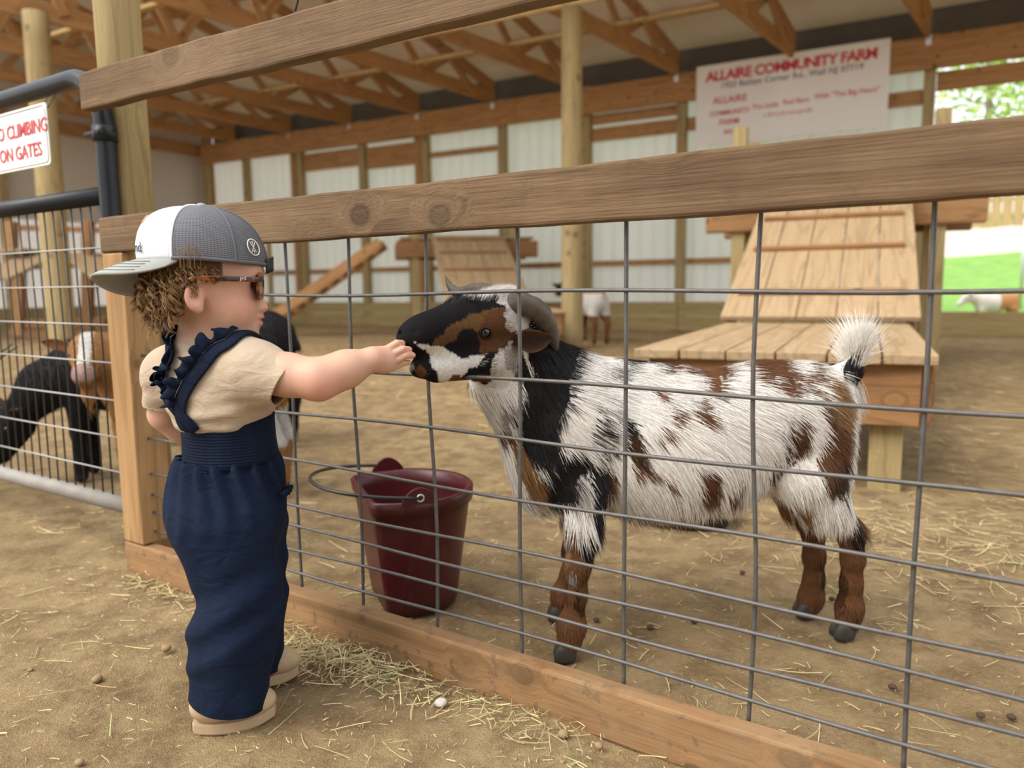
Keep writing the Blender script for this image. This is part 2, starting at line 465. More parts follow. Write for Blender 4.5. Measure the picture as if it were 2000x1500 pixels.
def siding(name, col, trans):  # translucent share added so outdoor light brightens the wall panels
    m, nt, b = newmat(name)
    b.inputs['Base Color'].default_value = (*col, 1); b.inputs['Roughness'].default_value = 0.55
    tr = N(nt, 'ShaderNodeBsdfTranslucent'); tr.inputs[0].default_value = (*col, 1)
    mx = N(nt, 'ShaderNodeMixShader'); mx.inputs[0].default_value = trans
    nt.links.new(b.outputs[0], mx.inputs[1]); nt.links.new(tr.outputs[0], mx.inputs[2])
    nt.links.new(mx.outputs[0], nt.nodes['Material Output'].inputs[0])
    return m
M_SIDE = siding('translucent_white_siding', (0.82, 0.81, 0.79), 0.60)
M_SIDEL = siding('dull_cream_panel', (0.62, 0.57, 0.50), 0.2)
# ground
M_DIRT, nt, b = newmat('trampled_dirt')
tc = N(nt, 'ShaderNodeTexCoord').outputs['Object']
n1 = noise(nt, tc, 1.3, 5, 0.6); n2 = noise(nt, tc, 9.0, 6, 0.65); n3 = noise(nt, tc, 95.0, 5, 0.7); n4 = noise(nt, tc, 320.0, 3, 0.7)
c = mix(nt, ramp(nt, n1, [(0.34, 0.0), (0.66, 1.0)]), (0.45, 0.312, 0.162), (0.62, 0.45, 0.243))
c = mix(nt, ramp(nt, n2, [(0.42, 0.0), (0.62, 0.85)]), c, (0.30, 0.196, 0.103))
c = mix(nt, ramp(nt, n3, [(0.50, 0.0), (0.72, 0.55)]), c, (0.62, 0.49, 0.28))
c = mix(nt, ramp(nt, n4, [(0.56, 0.0), (0.70, 0.6)]), c, (0.20, 0.125, 0.065))
nt.links.new(c, b.inputs['Base Color']); b.inputs['Roughness'].default_value = 0.95; b.inputs['Specular IOR Level'].default_value = 0.1
hh = N(nt, 'ShaderNodeMath', _operation='ADD'); nt.links.new(n3, hh.inputs[0]); nt.links.new(n2, hh.inputs[1])
hh2 = N(nt, 'ShaderNodeMath', _operation='ADD'); nt.links.new(hh.outputs[0], hh2.inputs[0]); nt.links.new(n4, hh2.inputs[1])
bump(nt, b, hh2.outputs[0], 0.9, 0.016)
M_GRASS = plain('lawn_grass', (0.17, 0.33, 0.06), 0.9, 0, 3.0, 0.4)
M_MULCH = plain('pale_gravel_path', (0.55, 0.50, 0.42), 0.9, 0, 5, 0.2)
M_STRAW = attrmat('dry_straw', rough=0.7, spec=0.2)
# ================================================================== GROUND
def ground_z(x, y):
    P = np.stack([x, y, np.zeros_like(x)], -1)
    return (fbm(P*5.0, 3)-0.47)*0.020 + (fbm(P*26.0+9, 3)-0.42)*0.012 - 0.004
def build_floor():
    th = np.concatenate([np.radians(np.arange(-46, 46.01, 0.25)), np.radians(np.arange(50, 313, 4.0))])   # from +Y axis, clockwise
    r = [0.02, 0.3, 0.6, 0.8]
    while r[-1] < 4: r.append(r[-1]*1.009)
    while r[-1] < 70: r.append(r[-1]*1.06)
    r = np.array(r); T, R = np.meshgrid(th, r)
    x = np.sin(T)*R; y = np.cos(T)*R
    z = ground_z(x, y)*np.clip(1.4-R/14, 0, 1)
    V = np.stack([x, y, z], -1).reshape(-1, 3); nr, nt_ = T.shape
    i, j = np.meshgrid(np.arange(nr-1), np.arange(nt_), indexing='ij'); j2 = (j+1) % nt_
    F = np.stack([i*nt_+j, (i+1)*nt_+j, (i+1)*nt_+j2, i*nt_+j2], -1).reshape(-1, 4)[:, ::-1]
    return meshobj('floor', V, F, M_DIRT, None, True, loc=(0, 0, 0))
tag(build_floor(), 'trampled tan dirt floor scattered with straw', kind='structure')
# outside: lawn rising beyond the right-hand opening
def strip(name, mat, pts, label):
    V = []; F = []
    for (v, z) in pts:
        for u in np.linspace(-14, 22, 37):
            p = BP(u, v, z+0.12*math.sin(u*0.7+v)); V.append(p)
    for a in range(len(pts)-1):
        for k in range(36):
            F.append((a*37+k, a*37+k+1, (a+1)*37+k+1, (a+1)*37+k))
    return tag(meshobj(name, V, F, mat, None, True), label, kind='structure')
strip('lawn', M_GRASS, [(12.75, -0.15), (16, -0.02), (19, 0.45), (24, 1.5)], 'bright green lawn outside the barn')
strip('path', M_MULCH, [(24, 1.48), (28, 2.3), (30, 2.6)], 'pale gravel path above the lawn')
strip('field', M_GRASS, [(30, 2.5), (45, 4.0), (60, 5.0)], 'green field beyond the path')
# ================================================================== BARN
TW = lambda t: 0.497-t           # photo-measured distance along wall -> barn u
wallb = empty('wall_back', BP(TW(7), 12.55, 0)); tag(wallb, 'long barn wall of white ribbed siding between timber posts', kind='structure')
def rib_sheet(name, u0, u1, z0, z1, v, mat, parent, along='u', fixed=0):
    """ribbed metal panel"""
    n = max(1, int(round((u1-u0)/0.23))); w = (u1-u0)/n; prof = []
    for k in range(n):
        a = u0+k*w
        prof += [(a, 0), (a+w*0.62, 0), (a+w*0.72, -0.022), (a+w*0.90, -0.022)]
    prof.append((u1, 0)); V = []; F = []
    for th in (0, 0.004):
        for (a, d) in prof:
            for z in (z0, z1): V.append(BP(a, v+d+th, z) if along == 'u' else BP(fixed-d-th, a, z))
    m = len(prof)
    for k in range(m-1):
        F.append((k*2, k*2+2, k*2+3, k*2+1)); o = 2*m
        F.append((o+k*2, o+k*2+1, o+k*2+3, o+k*2+2))
    return meshobj(name, V, F, mat, parent)
POSTS_T = [15.6, 14.3, 12.66, 10.95, 9.39, 7.68, 6.01, 4.35, 2.6, 0.86, -2.6, -6.0]
for a, b_ in zip(POSTS_T[:-1], POSTS_T[1:]):
    if a > 0.9:   # siding on closed bays
        rib_sheet('siding_panel', TW(a), TW(b_), 0.3, 4.08, 12.66, M_SIDE, wallb)
for t in POSTS_T:
    if t == 2.6: continue
    board('wall_post', BP(TW(t), 12.47, -0.1), BP(TW(t), 12.47, 4.1), 0.15, 0.14, W_POST, wallb, up=UV_, bev=0.01)
for t in (12.83, 9.55, 6.17):
    board('jack_stud', BP(TW(t), 12.45, 0), BP(TW(t), 12.45, 3.64), 0.14, 0.10, W_BARN, wallb, up=UV_, bev=0.006)
bays = list(zip(POSTS_T[:-1], POSTS_T[1:]))
for (a, b_) in bays:
    for k in range(2):
        zc = 0.125+0.235*k if a > 0.9 else 0.08+0.17*k
        board('kickboard', BP(TW(a)+0.004, 12.375, zc), BP(TW(b_)-0.004, 12.375, zc), 0.23 if a > 0.9 else 0.165, 0.04, W_TREAT, wallb)
    if a > 0.9:
        board('girt', BP(TW(a)+0.08, 12.55, 1.13), BP(TW(b_)-0.08, 12.55, 1.13), 0.10, 0.05, W_BARN, wallb)
        board('girt', BP(TW(a)+0.08, 12.55, 2.35), BP(TW(b_)-0.08, 12.55, 2.35), 0.09, 0.05, W_BARN, wallb)
for (a, b_, z, w) in ((12.66, 10.95, 3.42, 0.36), (10.95, 9.39, 3.36, 0.42), (9.39, 7.68, 3.28, 0.10), (6.01, 4.35, 3.30, 0.22), (6.01, 4.35, 3.55, 0.16), (0.86, -2.6, 3.48, 0.26), (-2.6, -6.0, 3.48, 0.26), (4.35, 0.86, 3.30, 0.2)):
    board('lintel', BP(TW(a)+0.08, 12.50, z), BP(TW(b_)-0.08, 12.50, z), w, 0.06, W_BARN, wallb)
hd = [15.6, 12.0, 7.3, 2.9, -1.5, -6.0]
for a, b_ in zip(hd[:-1], hd[1:]):
    board('header_beam', BP(TW(a), 12.335, 3.835), BP(TW(b_)-0.004, 12.335, 3.835), 0.43, 0.08, W_BARN, wallb, bev=0.006)
M_EAVESHADE = plain('painted_eave_shade', (0.10, 0.088, 0.075), 0.8, 0, 3.0, 0.2)  # dark colour stands in for the roof's shadow above the header
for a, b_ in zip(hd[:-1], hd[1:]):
    board('eave_shade_board', BP(TW(a), 12.70, 4.28), BP(TW(b_)-0.004, 12.70, 4.28), 0.46, 0.03, M_EAVESHADE, wallb, bev=0)
TRT = [16.2, 14.5, 12.8, 11.13, 9.45, 7.78, 6.1, 4.40, 2.65, 0.9, -0.8, -2.5]
for t in TRT[2:-1]:
    board('hanger_bracket', BP(TW(t), 12.285, 3.93), BP(TW(t), 12.285, 4.06), 0.07, 0.012, M_BRACKET, wallb, up=UV_, bev=0.002)
# left end wall
UL = TW(15.75)
walll = empty('wall_left', BP(UL, 8, 0)); tag(walll, 'left end wall of barn, cream boards over white ribbed siding', kind='structure')
for k in range(5):
    v0 = 12.6-2.3*(k+1); v1 = 12.6-2.3*k
    rib_sheet('siding_panel', v0, v1, 0.3, 2.15, 0, M_SIDE, walll, 'v', UL-0.12)
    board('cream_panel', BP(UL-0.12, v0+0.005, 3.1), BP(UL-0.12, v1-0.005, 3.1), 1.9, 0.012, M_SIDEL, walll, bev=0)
    board('wall_post', BP(UL, v0, -0.1), BP(UL, v0, 4.1), 0.14, 0.14, W_BARN if k == 0 else W_POST, walll, up=UV_)
    for z in (0.125, 0.36):
        board('kickboard', BP(UL+0.09, v0+0.004, z), BP(UL+0.09, v1-0.004, z), 0.23, 0.04, W_TREAT, walll)
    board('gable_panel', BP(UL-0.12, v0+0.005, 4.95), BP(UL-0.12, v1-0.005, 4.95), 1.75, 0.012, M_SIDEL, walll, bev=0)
    board('plate_beam', BP(UL+0.05, v0+0.004, 3.95), BP(UL+0.05, v1-0.004, 3.95), 0.26, 0.07, W_BARN, walll)
board('corner_board', BP(UL+0.02, 12.62, 0), BP(UL+0.02, 12.62, 4.5), 0.34, 0.05, W_BARN, walll, up=UV_)
# roof sheet, purlins
ROOF_NEAR = 5.2; RS = 0.26
rz = lambda v: 4.52+RS*(12.7-v)
ceil = empty('ceiling', BP(-4, 9, 4.5)); tag(ceil, 'sloping cream roof sheeting over timber purlins', kind='structure')
ue = np.linspace(UL-0.4, 9.0, 14)
for a, b_ in zip(ue[:-1], ue[1:]):
    P = []
    for th in (0, 0.02):
        P += [BP(a+0.003, 13.2, rz(13.2)+th), BP(b_-0.003, 13.2, rz(13.2)+th), BP(b_-0.003, ROOF_NEAR, rz(ROOF_NEAR)+th), BP(a+0.003, ROOF_NEAR, rz(ROOF_NEAR)+th)]
    meshobj('roof_panel', P, [(0, 1, 2, 3), (7, 6, 5, 4), (0, 4, 5, 1), (1, 5, 6, 2), (2, 6, 7, 3), (3, 7, 4, 0)], M_ROOF, ceil)
for v in np.arange(ROOF_NEAR+0.2, 12.9, 1.25):
    board('purlin', BP(UL-0.4, v, rz(v)-0.06), BP(9.0, v, rz(v)-0.06), 0.09, 0.045, W_BARN, ceil)
TV = np.array([math.cos(math.radians(53.5)), math.sin(math.radians(53.5)), 0.0])
L_T = 8.6
for i, t in enumerate(TRT):
    A = BP(TW(t), 12.36, 0)
    ex = {2.65: 'timber roof truss ending on the header above the white farm sign', 0.9: 'timber roof truss ending above the post beside the open bay'}.get(t, 'timber roof truss on the header clear of the farm sign')
    tr = empty('roof_truss', A+ZZ*4.05, ex, 'roof truss', 'roof trusses over the goat pen')
    top = lambda d: A-TV*d+ZZ*(4.30+RS*d)
    bot = lambda d: A-TV*d+ZZ*4.14
    board('bottom_chord', bot(0), bot(L_T), 0.225, 0.05, W_BARN, tr, bev=0.004)
    board('top_chord', top(0.0), top(L_T), 0.19, 0.05, W_BARN, tr, bev=0.004)
    ds = [0.7, 1.9, 3.4, 4.9, 6.4, 7.9]
    for k, d in enumerate(ds[:-1]):
        e = (ds[k]+ds[k+1])/2
        sh = UV_*0.047
        board('web', bot(d)+sh, top(e+0.15)+sh, 0.13, 0.045, W_BARN, tr, up=TV, bev=0.003)
        board('web', top(e-0.15)-sh, bot(ds[k+1])-sh, 0.13, 0.045, W_BARN, tr, up=TV, bev=0.003)
    for d in ds[1:4]:
        board('truss_plate', bot(d)-UV_*0.03-TV*0.12, bot(d)-UV_*0.03+TV*0.12, 0.14, 0.004, M_BRACKET, tr, bev=0)
for k, (v, z, u0, u1) in enumerate(((8.4, 3.98, -9.5, 0.26), (8.4, 3.98, 0.36, 5.0), (10.3, 4.28, -13.0, 6.0), (6.6, 4.28, -13.0, -1.0))):
    o = board('lateral_brace', BP(u0, v, z), BP(u1, v, z), 0.12 if k < 2 else 0.09, 0.045, W_BARN2, None, up=VV_ if k > 1 else ZZ)
    tag(o, ['pale timber brace running left from the tall round post', 'pale timber brace running right from the tall round post',
            'pale brace laid across the truss chords near the wall', 'pale brace laid across the truss chords at the left'][k], 'timber brace')
def pole(name, base, top, r, label, cat='post'):
    n = 14; V, F = tube_geo(smoothpath([base, base*0.5+top*0.5+np.array([0.006, 0.004, 0]), top], n), np.linspace(r*1.05, r*0.93, n), 16)
    # object-space grain must run along x: build lying down
    L = np.linalg.norm(top-base)
    V, F = tube_geo(np.stack([np.linspace(-L/2, L/2, n), 0.006*np.sin(np.linspace(0, 3, n)), np.zeros(n)], 1), np.linspace(r*1.06, r*0.94, n), 18)
    me = bpy.data.meshes.new(name); me.from_pydata([tuple(v) for v in V], [], F); me.update(); me.materials.append(W_POST)
    me.polygons.foreach_set('use_smooth', [len(p.vertices) == 4 for p in me.polygons])
    o = bpy.data.objects.new(name, me); COL.objects.link(o)
    x, y, z = frame3(top-base, (1, 0, 0))
    o.rotation_euler = Matrix(((x[0], y[0], z[0]), (x[1], y[1], z[1]), (x[2], y[2], z[2]))).to_euler(); o.location = Vector((base+top)/2)
    return tag(o, label, cat)
pm = np.array([0.735, 9.25, 0.0]); pole('timber_pole', pm-ZZ*0.1, pm+ZZ*3.9, 0.125, 'tall round treated pole standing between the two ramps')
pl_ = np.array([-5.60, 9.6, 0.0]); pole('timber_pole', pl_-ZZ*0.1, pl_+ZZ*4.05, 0.15, 'tall round treated pole behind the metal gate')
ps = gz(533, 640); pole('timber_pole', ps-ZZ*0.1, ps+ZZ*2.25, 0.055, 'short thin round pole beyond the child')
# farm sign on the wall
sg = empty('farm_sign', BP(TW(2.7), 12.27, 2.9), 'large white farm sign with red and navy lettering on header beam', 'sign')
board('sign_board', BP(TW(4.07), 12.27, 3.5), BP(TW(1.36), 12.27, 3.5), 1.19, 0.02, M_SIGNW, sg, bev=0.002)
nrm = -VV_
def stext(body, size, t, z, mat, bold=0.0, align='CENTER', ext=0.001, sp=1.0):
    textobj('sign_lettering', body, size, BP(TW(t), 12.257, z), UV_, nrm, mat, sg, bold, align, ext, sp)
stext('ALLAIRE COMMUNITY FARM', 0.205, 2.715, 3.915, M_RED, 0.007, sp=0.90)
stext('1923 Baileys Corner Rd., Wall NJ 07719', 0.118, 2.69, 3.765, M_NAVY, 0.001, sp=1.03)
stext('The Little', 0.098, 3.02, 3.39, M_RED, 0.001); stext('Red Barn', 0.098, 2.58, 3.405, M_RED, 0.001); stext('With "The Big Heart"', 0.098, 1.90, 3.43, M_RED, 0.001)
stext('a 501(c)3 non-profit', 0.085, 2.70, 3.255, M_RED, 0.0)
for body, z, size in (('ALLAIRE', 3.55, 0.14), ('COMMUNITY', 3.36, 0.10), ('FARM', 3.22, 0.12), ('INC', 3.07, 0.09)):
    stext(body, size, 3.55, z, M_RED, 0.002)
# plank wall added out of view behind the camera to shade the fence face
shade_wall = empty('added_shade_wall', BP(3, -1.6, 0)); tag(shade_wall, 'unseen plank wall added behind the camera to shade the fence', kind='structure')
for k in range(26):
    u = 0.25+0.24*k; board('shade_wall_plank', BP(u, -1.6, -0.02), BP(u, -1.6, 3.4), 0.235, 0.03, W_DECK, shade_wall, up=UV_, bev=0.003)
# ================================================================== GOAT PLAYGROUND
def play_ramp(org, e1, e2, nm, ramp_top=(2.3, 1.03), full=True):
    """low plank table, cleated ramp up to a post-and-beam deck. org: front left corner of table"""
    e1 = np.array([*e1, 0.0]); e1 /= np.linalg.norm(e1); e2 = np.array([*e2, 0.0]); e2 -= e1*(e1@e2); e2 /= np.linalg.norm(e2)
    Q = lambda a, b, z: np.array([*org, 0.0])+e1*a+e2*b+ZZ*z
    tb = empty('plank_table', Q(0.5, 1.0, 0), 'low plank platform at the foot of the %s cleated ramp' % nm, 'platform')
    nb = 6; w = 1.06/nb
    for k in range(nb):
        board('plank', Q(-0.03+w*(k+0.5), -0.02+0.012*(k % 2), 0.485), Q(-0.03+w*(k+0.5), 2.12, 0.485), 0.038, w-0.006, W_RAMP, tb, bev=0.006)
    board('rim_board', Q(0.02, 0.05, 0.355), Q(0.98, 0.05, 0.355), 0.22, 0.04, W_DECK, tb); board('rim_board', Q(0.02, 2.05, 0.355), Q(0.98, 2.05, 0.355), 0.22, 0.04, W_DECK, tb)
    board('rim_board', Q(0.04, 0.08, 0.355), Q(0.04, 2.02, 0.355), 0.22, 0.04, W_DECK, tb); board('rim_board', Q(1.0, 0.08, 0.355), Q(1.0, 2.02, 0.355), 0.22, 0.04, W_DECK, tb)
    board('ledger_block', Q(1.04, 0.55, 0.33), Q(1.04, 0.80, 0.33), 0.16, 0.04, W_DECK, tb)
    for a in (0.13, 0.88):
        for b_ in (0.13, 1.95):
            board('leg', Q(a, b_, -0.03), Q(a, b_, 0.46), 0.11, 0.09, W_POST, tb, up=e1)
    rp = empty('cleated_ramp', Q(0.5, 2.2, 0.5), 'broad plank ramp with cross cleats on the %s platform' % nm, 'ramp')
    (rl, rh) = ramp_top; f0 = 2.16; z0 = 0.53
    dirv = e2*rl+ZZ*rh; L = np.linalg.norm(dirv); dn = dirv/L; nn = np.cross(e1, dn)
    nb = 5; wa = 1.16/nb
    for k in range(nb):
        a = -0.07+wa*(k+0.5)
        p0 = Q(a, f0, z0); board('plank', p0, p0+dirv, 0.035, wa-0.006, W_RAMP, rp, up=nn, bev=0.005)
    for k, d in enumerate((0.33, 1.10, 1.75, 2.30)):
        if d > L: break
        c0 = Q(0.50, f0, z0)+dn*d+nn*0.033
        board('cleat', c0-e1*0.50, c0+e1*0.52, 0.032, 0.045, W_DECK, rp, up=nn, bev=0.004)
    for a in (-0.02, 1.04):
        p0 = Q(a, f0+0.05, z0-0.07); board('stringer', p0, p0+dirv, 0.10, 0.04, W_DECK, rp, up=nn)
    dk = empty('play_deck', Q(0.5, f0+rl+0.4, 0), 'raised timber deck on posts at the top of the %s cleated ramp' % nm, 'deck')
    b0 = f0+rl+0.03; zt = z0+rh
    for k in range(7):
        board('plank', Q(-0.55, b0+0.08+0.15*k, zt-0.02), Q(1.60, b0+0.08+0.15*k, zt-0.02), 0.036, 0.142, W_RAMP, dk)
    for b_ in (b0+0.02, b0+1.05):
        board('deck_beam', Q(-0.62, b_, zt-0.20), Q(1.66, b_, zt-0.20), 0.27, 0.05, W_DECK, dk, bev=0.02)
    for a in (-0.42, 1.40):
        board('deck_beam', Q(a, b0+0.06, zt-0.20), Q(a, b0+1.0, zt-0.20), 0.25, 0.05, W_DECK, dk)
        for b_ in (b0+0.10, b0+0.95):
            board('deck_post', Q(a+0.09*(1 if a < 0 else -1), b_, -0.05), Q(a+0.09*(1 if a < 0 else -1), b_, zt+0.62), 0.12, 0.12, W_POST, dk, up=e1)
    if full:
        board('hand_rail', Q(-0.42, b0+1.03, zt+0.45), Q(1.40, b0+1.03, zt+0.45), 0.09, 0.04, W_DECK, dk)
    return Q
play_ramp((0.515, 3.02), (0.907, -0.42), (0.42, 0.907), 'right-hand')
QM = play_ramp((-0.42, 7.95), (0.985, 0.17), (-0.17, 0.985), 'middle')
ls = empty('side_stairway', gz(545, 620), 'sloping timber side ramp left of the middle deck', 'ramp')
board('stringer', at(535, 618, 12.3), at(742, 474, 12.0), 0.16, 0.05, W_BARN, ls); board('stringer', at(550, 622, 12.9), at(752, 478, 12.6), 0.16, 0.05, W_BARN, ls)
a0, a1, b0_, b1_ = at(535, 612, 12.3), at(742, 470, 12.0), at(550, 616, 12.9), at(752, 474, 12.6)
for k in range(9):
    f = (k+0.5)/9; board('tread', a0+(a1-a0)*f, b0_+(b1_-b0_)*f, 0.035, 0.2, W_RAMP, ls)
# far-left climbing frame seen through the gate
lf = empty('climbing_frame', at(100, 655, 13), 'timber goat climbing frame against the left end wall', 'climbing frame')
Y = 12.6
for px, yt, yb in ((22, 432, 505), (112, 425, 640), (172, 432, 645), (38, 500, 655)):
    board('frame_post', at(px, yb, Y), at(px, yt, Y), 0.15, 0.15, W_DECK if px > 60 else W_BARN, lf, up=(1, 0, 0))
board('hand_rail', at(28, 445, Y), at(108, 446, Y), 0.09, 0.05, W_DECK, lf); board('hand_rail', at(112, 447, Y), at(205, 450, Y), 0.09, 0.05, W_DECK, lf)
board('deck_beam', at(50, 512, Y), at(178, 507, Y), 0.24, 0.06, W_DECK, lf)
board('platform_plank', at(14, 492, Y), at(72, 490, Y), 0.05, 0.7, W_RAMP, lf)
board('ramp_plank', at(80, 498, Y), at(-20, 546, Y-1.2), 0.05, 0.6, W_RAMP, lf); board('ramp_plank', at(160, 497, Y), at(240, 555, Y-1.2), 0.05, 0.6, W_RAMP, lf)
board('base_beam', at(50, 632, Y), at(205, 630, Y), 0.14, 0.08, W_DECK, lf); board('base_beam', at(20, 652, Y), at(190, 655, Y), 0.14, 0.08, W_DECK, lf)
# ================================================================== PEN FENCE
fn = empty('pen_fence', FP(0, 0, 0), 'wooden rail fence with welded wire mesh between child and spotted goat', 'fence')
board('middle_rail', FP(-0.795, 0.019, 0.894), FP(1.75, 0.019, 0.894), 0.089, 0.038, W_RAIL, fn, bev=0.005, warp=0.0022)
board('top_rail', FP(-0.835, 0.019, 1.254), FP(1.75, 0.019, 1.225), 0.089, 0.038, W_RAIL, fn, bev=0.005, warp=0.003)
board('bottom_board', FP(-0.79, 0.019, 0.040), FP(1.75, 0.019, 0.034), 0.092, 0.038, W_BOT, fn, bev=0.005, warp=0.002)
board('upright', FP(-0.745, 0.045, 0.088), FP(-0.745, 0.045, 0.848), 0.089, 0.089, W_FRESH, fn, up=FD, bev=0.004)
WQ = 0.043
for s in (-0.57, -0.36, -0.14, 0.05, 0.252, 0.455, 0.660, 0.870, 1.088, 1.30, 1.51):
    dx = 0.006*math.sin(s*9)
    pts = smoothpath([FP(s, WQ, 0.03), FP(s+dx, WQ+0.003, 0.30), FP(s-dx*0.8, WQ-0.003, 0.60), FP(s+dx*0.3, WQ, 0.93)], 14)
    tube('vertical_wire', pts, 0.0036, M_WIRE, fn, 8)
WZ = (0.740, 0.586, 0.482, 0.373, 0.273, 0.221, 0.168, 0.117)
for z in WZ:
    pts = []
    for s in np.linspace(-0.70, 1.70, 26):
        pts.append(FP(s, WQ-0.0066, z+0.0035*math.sin(s*6.1+z*40)))
    tube('horizontal_wire', pts, 0.0034, M_WIRE, fn, 8)
tube('tie_wire', smoothpath([FP(-0.05, 0.02, 1.30), FP(-0.02, 0.012, 1.325), FP(0.02, 0.02, 1.318), FP(0.07, 0.022, 1.33), FP(0.16, 0.03, 1.322)], 16), 0.0022, M_GWIRE, fn, 6)
# tall post behind the fence end
gp0 = FP(-0.892, 0.150, -0.2)
bm = bmesh.new()
bmesh.ops.create_cube(bm, size=1.0)
for v in bm.verts: v.co = Vector((v.co.x*4.0, v.co.y*0.104, v.co.z*0.104))
es = [e for e in bm.edges if abs((e.verts[0].co-e.verts[1].co).x) > 1]
bmesh.ops.bevel(bm, geom=es, offset=0.036, segments=5, affect='EDGES', profile=0.5)
me = bpy.data.meshes.new('gate_post'); bm.to_mesh(me); bm.free(); me.materials.append(W_POST)
me.polygons.foreach_set('use_smooth', [len(p.vertices) == 4 for p in me.polygons])
gp = bpy.data.objects.new('gate_post', me); COL.objects.link(gp)
x, y, z = ZZ, FN, -FD
gp.rotation_euler = Matrix(((0, FN[0], -FD[0]), (0, FN[1], -FD[1]), (1, 0, 0))).to_euler(); gp.location = Vector(gp0+ZZ*2.0)
tag(gp, 'thick treated post behind the fence end beside the gate', 'post')
# ================================================================== GATE
gt = empty('metal_gate', FP(-1.6, 0.06, 0.1), 'black tubular metal gate with wire grid and dusty bottom tube', 'gate')
GQ = 0.075; SE = -0.865
crn = [FP(-2.75, GQ, 1.325), FP(SE-0.14, GQ, 1.325)]
arc = [FP(SE-0.14+0.14*math.sin(a), GQ, 1.325-0.14+0.14*math.cos(a)) for a in np.linspace(0.15, math.pi/2, 8)]
tube('frame_tube', np.array(crn[:1]+[FP(s, GQ, 1.325) for s in np.linspace(-2.2, SE-0.14, 8)]+arc+[FP(SE, GQ, z) for z in np.linspace(1.1, 0.13, 8)]), 0.025, M_BLACKTUBE, gt, 14)
tube('middle_tube', [FP(-2.75, GQ, 1.008), FP(-1.7, GQ, 1.008), FP(SE-0.02, GQ, 1.008)], 0.024, M_BLACKTUBE, gt, 14)
tube('bottom_tube', [FP(-2.75, GQ, 0.150), FP(-1.7, GQ, 0.150), FP(SE+0.005, GQ, 0.150)], 0.024, M_DUSTTUBE, gt, 14)
for s in np.arange(SE-0.045, -2.7, -0.0508):
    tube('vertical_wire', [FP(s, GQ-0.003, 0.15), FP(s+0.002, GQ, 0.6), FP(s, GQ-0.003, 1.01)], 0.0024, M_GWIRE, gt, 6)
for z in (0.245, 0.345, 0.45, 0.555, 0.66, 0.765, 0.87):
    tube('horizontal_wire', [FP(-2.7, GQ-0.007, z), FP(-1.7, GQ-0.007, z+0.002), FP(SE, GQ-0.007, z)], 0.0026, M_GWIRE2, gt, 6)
tube('hinge_collar', [FP(SE, GQ, 1.145), FP(SE, GQ, 1.185)], 0.031, M_BLACKTUBE, gt, 14)
tube('hinge_pin', [FP(SE-0.05, GQ-0.022, 1.165), FP(SE+0.02, GQ-0.02, 1.165)], 0.008, M_BLACKTUBE, gt, 8)
gs = empty('gate_sign', FP(-1.25, GQ-0.03, 1.15), 'small white warning sign with red lettering tied to the gate', 'sign')
SX = FD*1.0; pS = lambda s, z, q=0: FP(s, GQ-0.034+q, z)
sV = []; sF = []
def rrect(s0, s1, z0, z1, r, k=5):
    out = []
    for (cx, cz, a0) in ((s1-r, z1-r, 0), (s0+r, z1-r, 90), (s0+r, z0+r, 180), (s1-r, z0+r, 270)):
        for j in range(k): a = math.radians(a0+90*j/(k-1)); out.append((cx+r*math.cos(a), cz+r*math.sin(a)))
    return out
o_ = rrect(-1.42, -1.087, 1.105, 1.272, 0.012); n_ = len(o_)
SV = [pS(a, b_) for a, b_ in o_]+[pS(a, b_, 0.003) for a, b_ in o_]
SFc = [tuple(range(n_)), tuple(range(2*n_-1, n_-1, -1))]+[(k, (k+1) % n_+0, n_+(k+1) % n_, n_+k) for k in range(n_)]
meshobj('sign_plate', SV, SFc, M_SIGNW, gs)
bo = rrect(-1.412, -1.094, 1.112, 1.265, 0.014)
tube('sign_border', [pS(a, b_, -0.001) for a, b_ in bo], 0.0012, M_GWIRE2, gs, 4, closed=True)
textobj('sign_lettering', 'NO CLIMBING', 0.054, pS(-1.252, 1.212, -0.0015), FD, -FN, M_RED, gs, 0.0004, ext=0.0004, spacing=0.95)
textobj('sign_lettering', 'ON GATES', 0.054, pS(-1.252, 1.150, -0.0015), FD, -FN, M_RED, gs, 0.0004, ext=0.0004, spacing=0.95)
tube('tie_wire', [FP(-1.11+0.02*math.cos(a), GQ-0.012+0.03*math.sin(a)*0.6, 1.285+0.035*math.sin(a)) for a in np.linspace(0, 6.28, 14)], 0.0014, M_GWIRE, gs, 5)
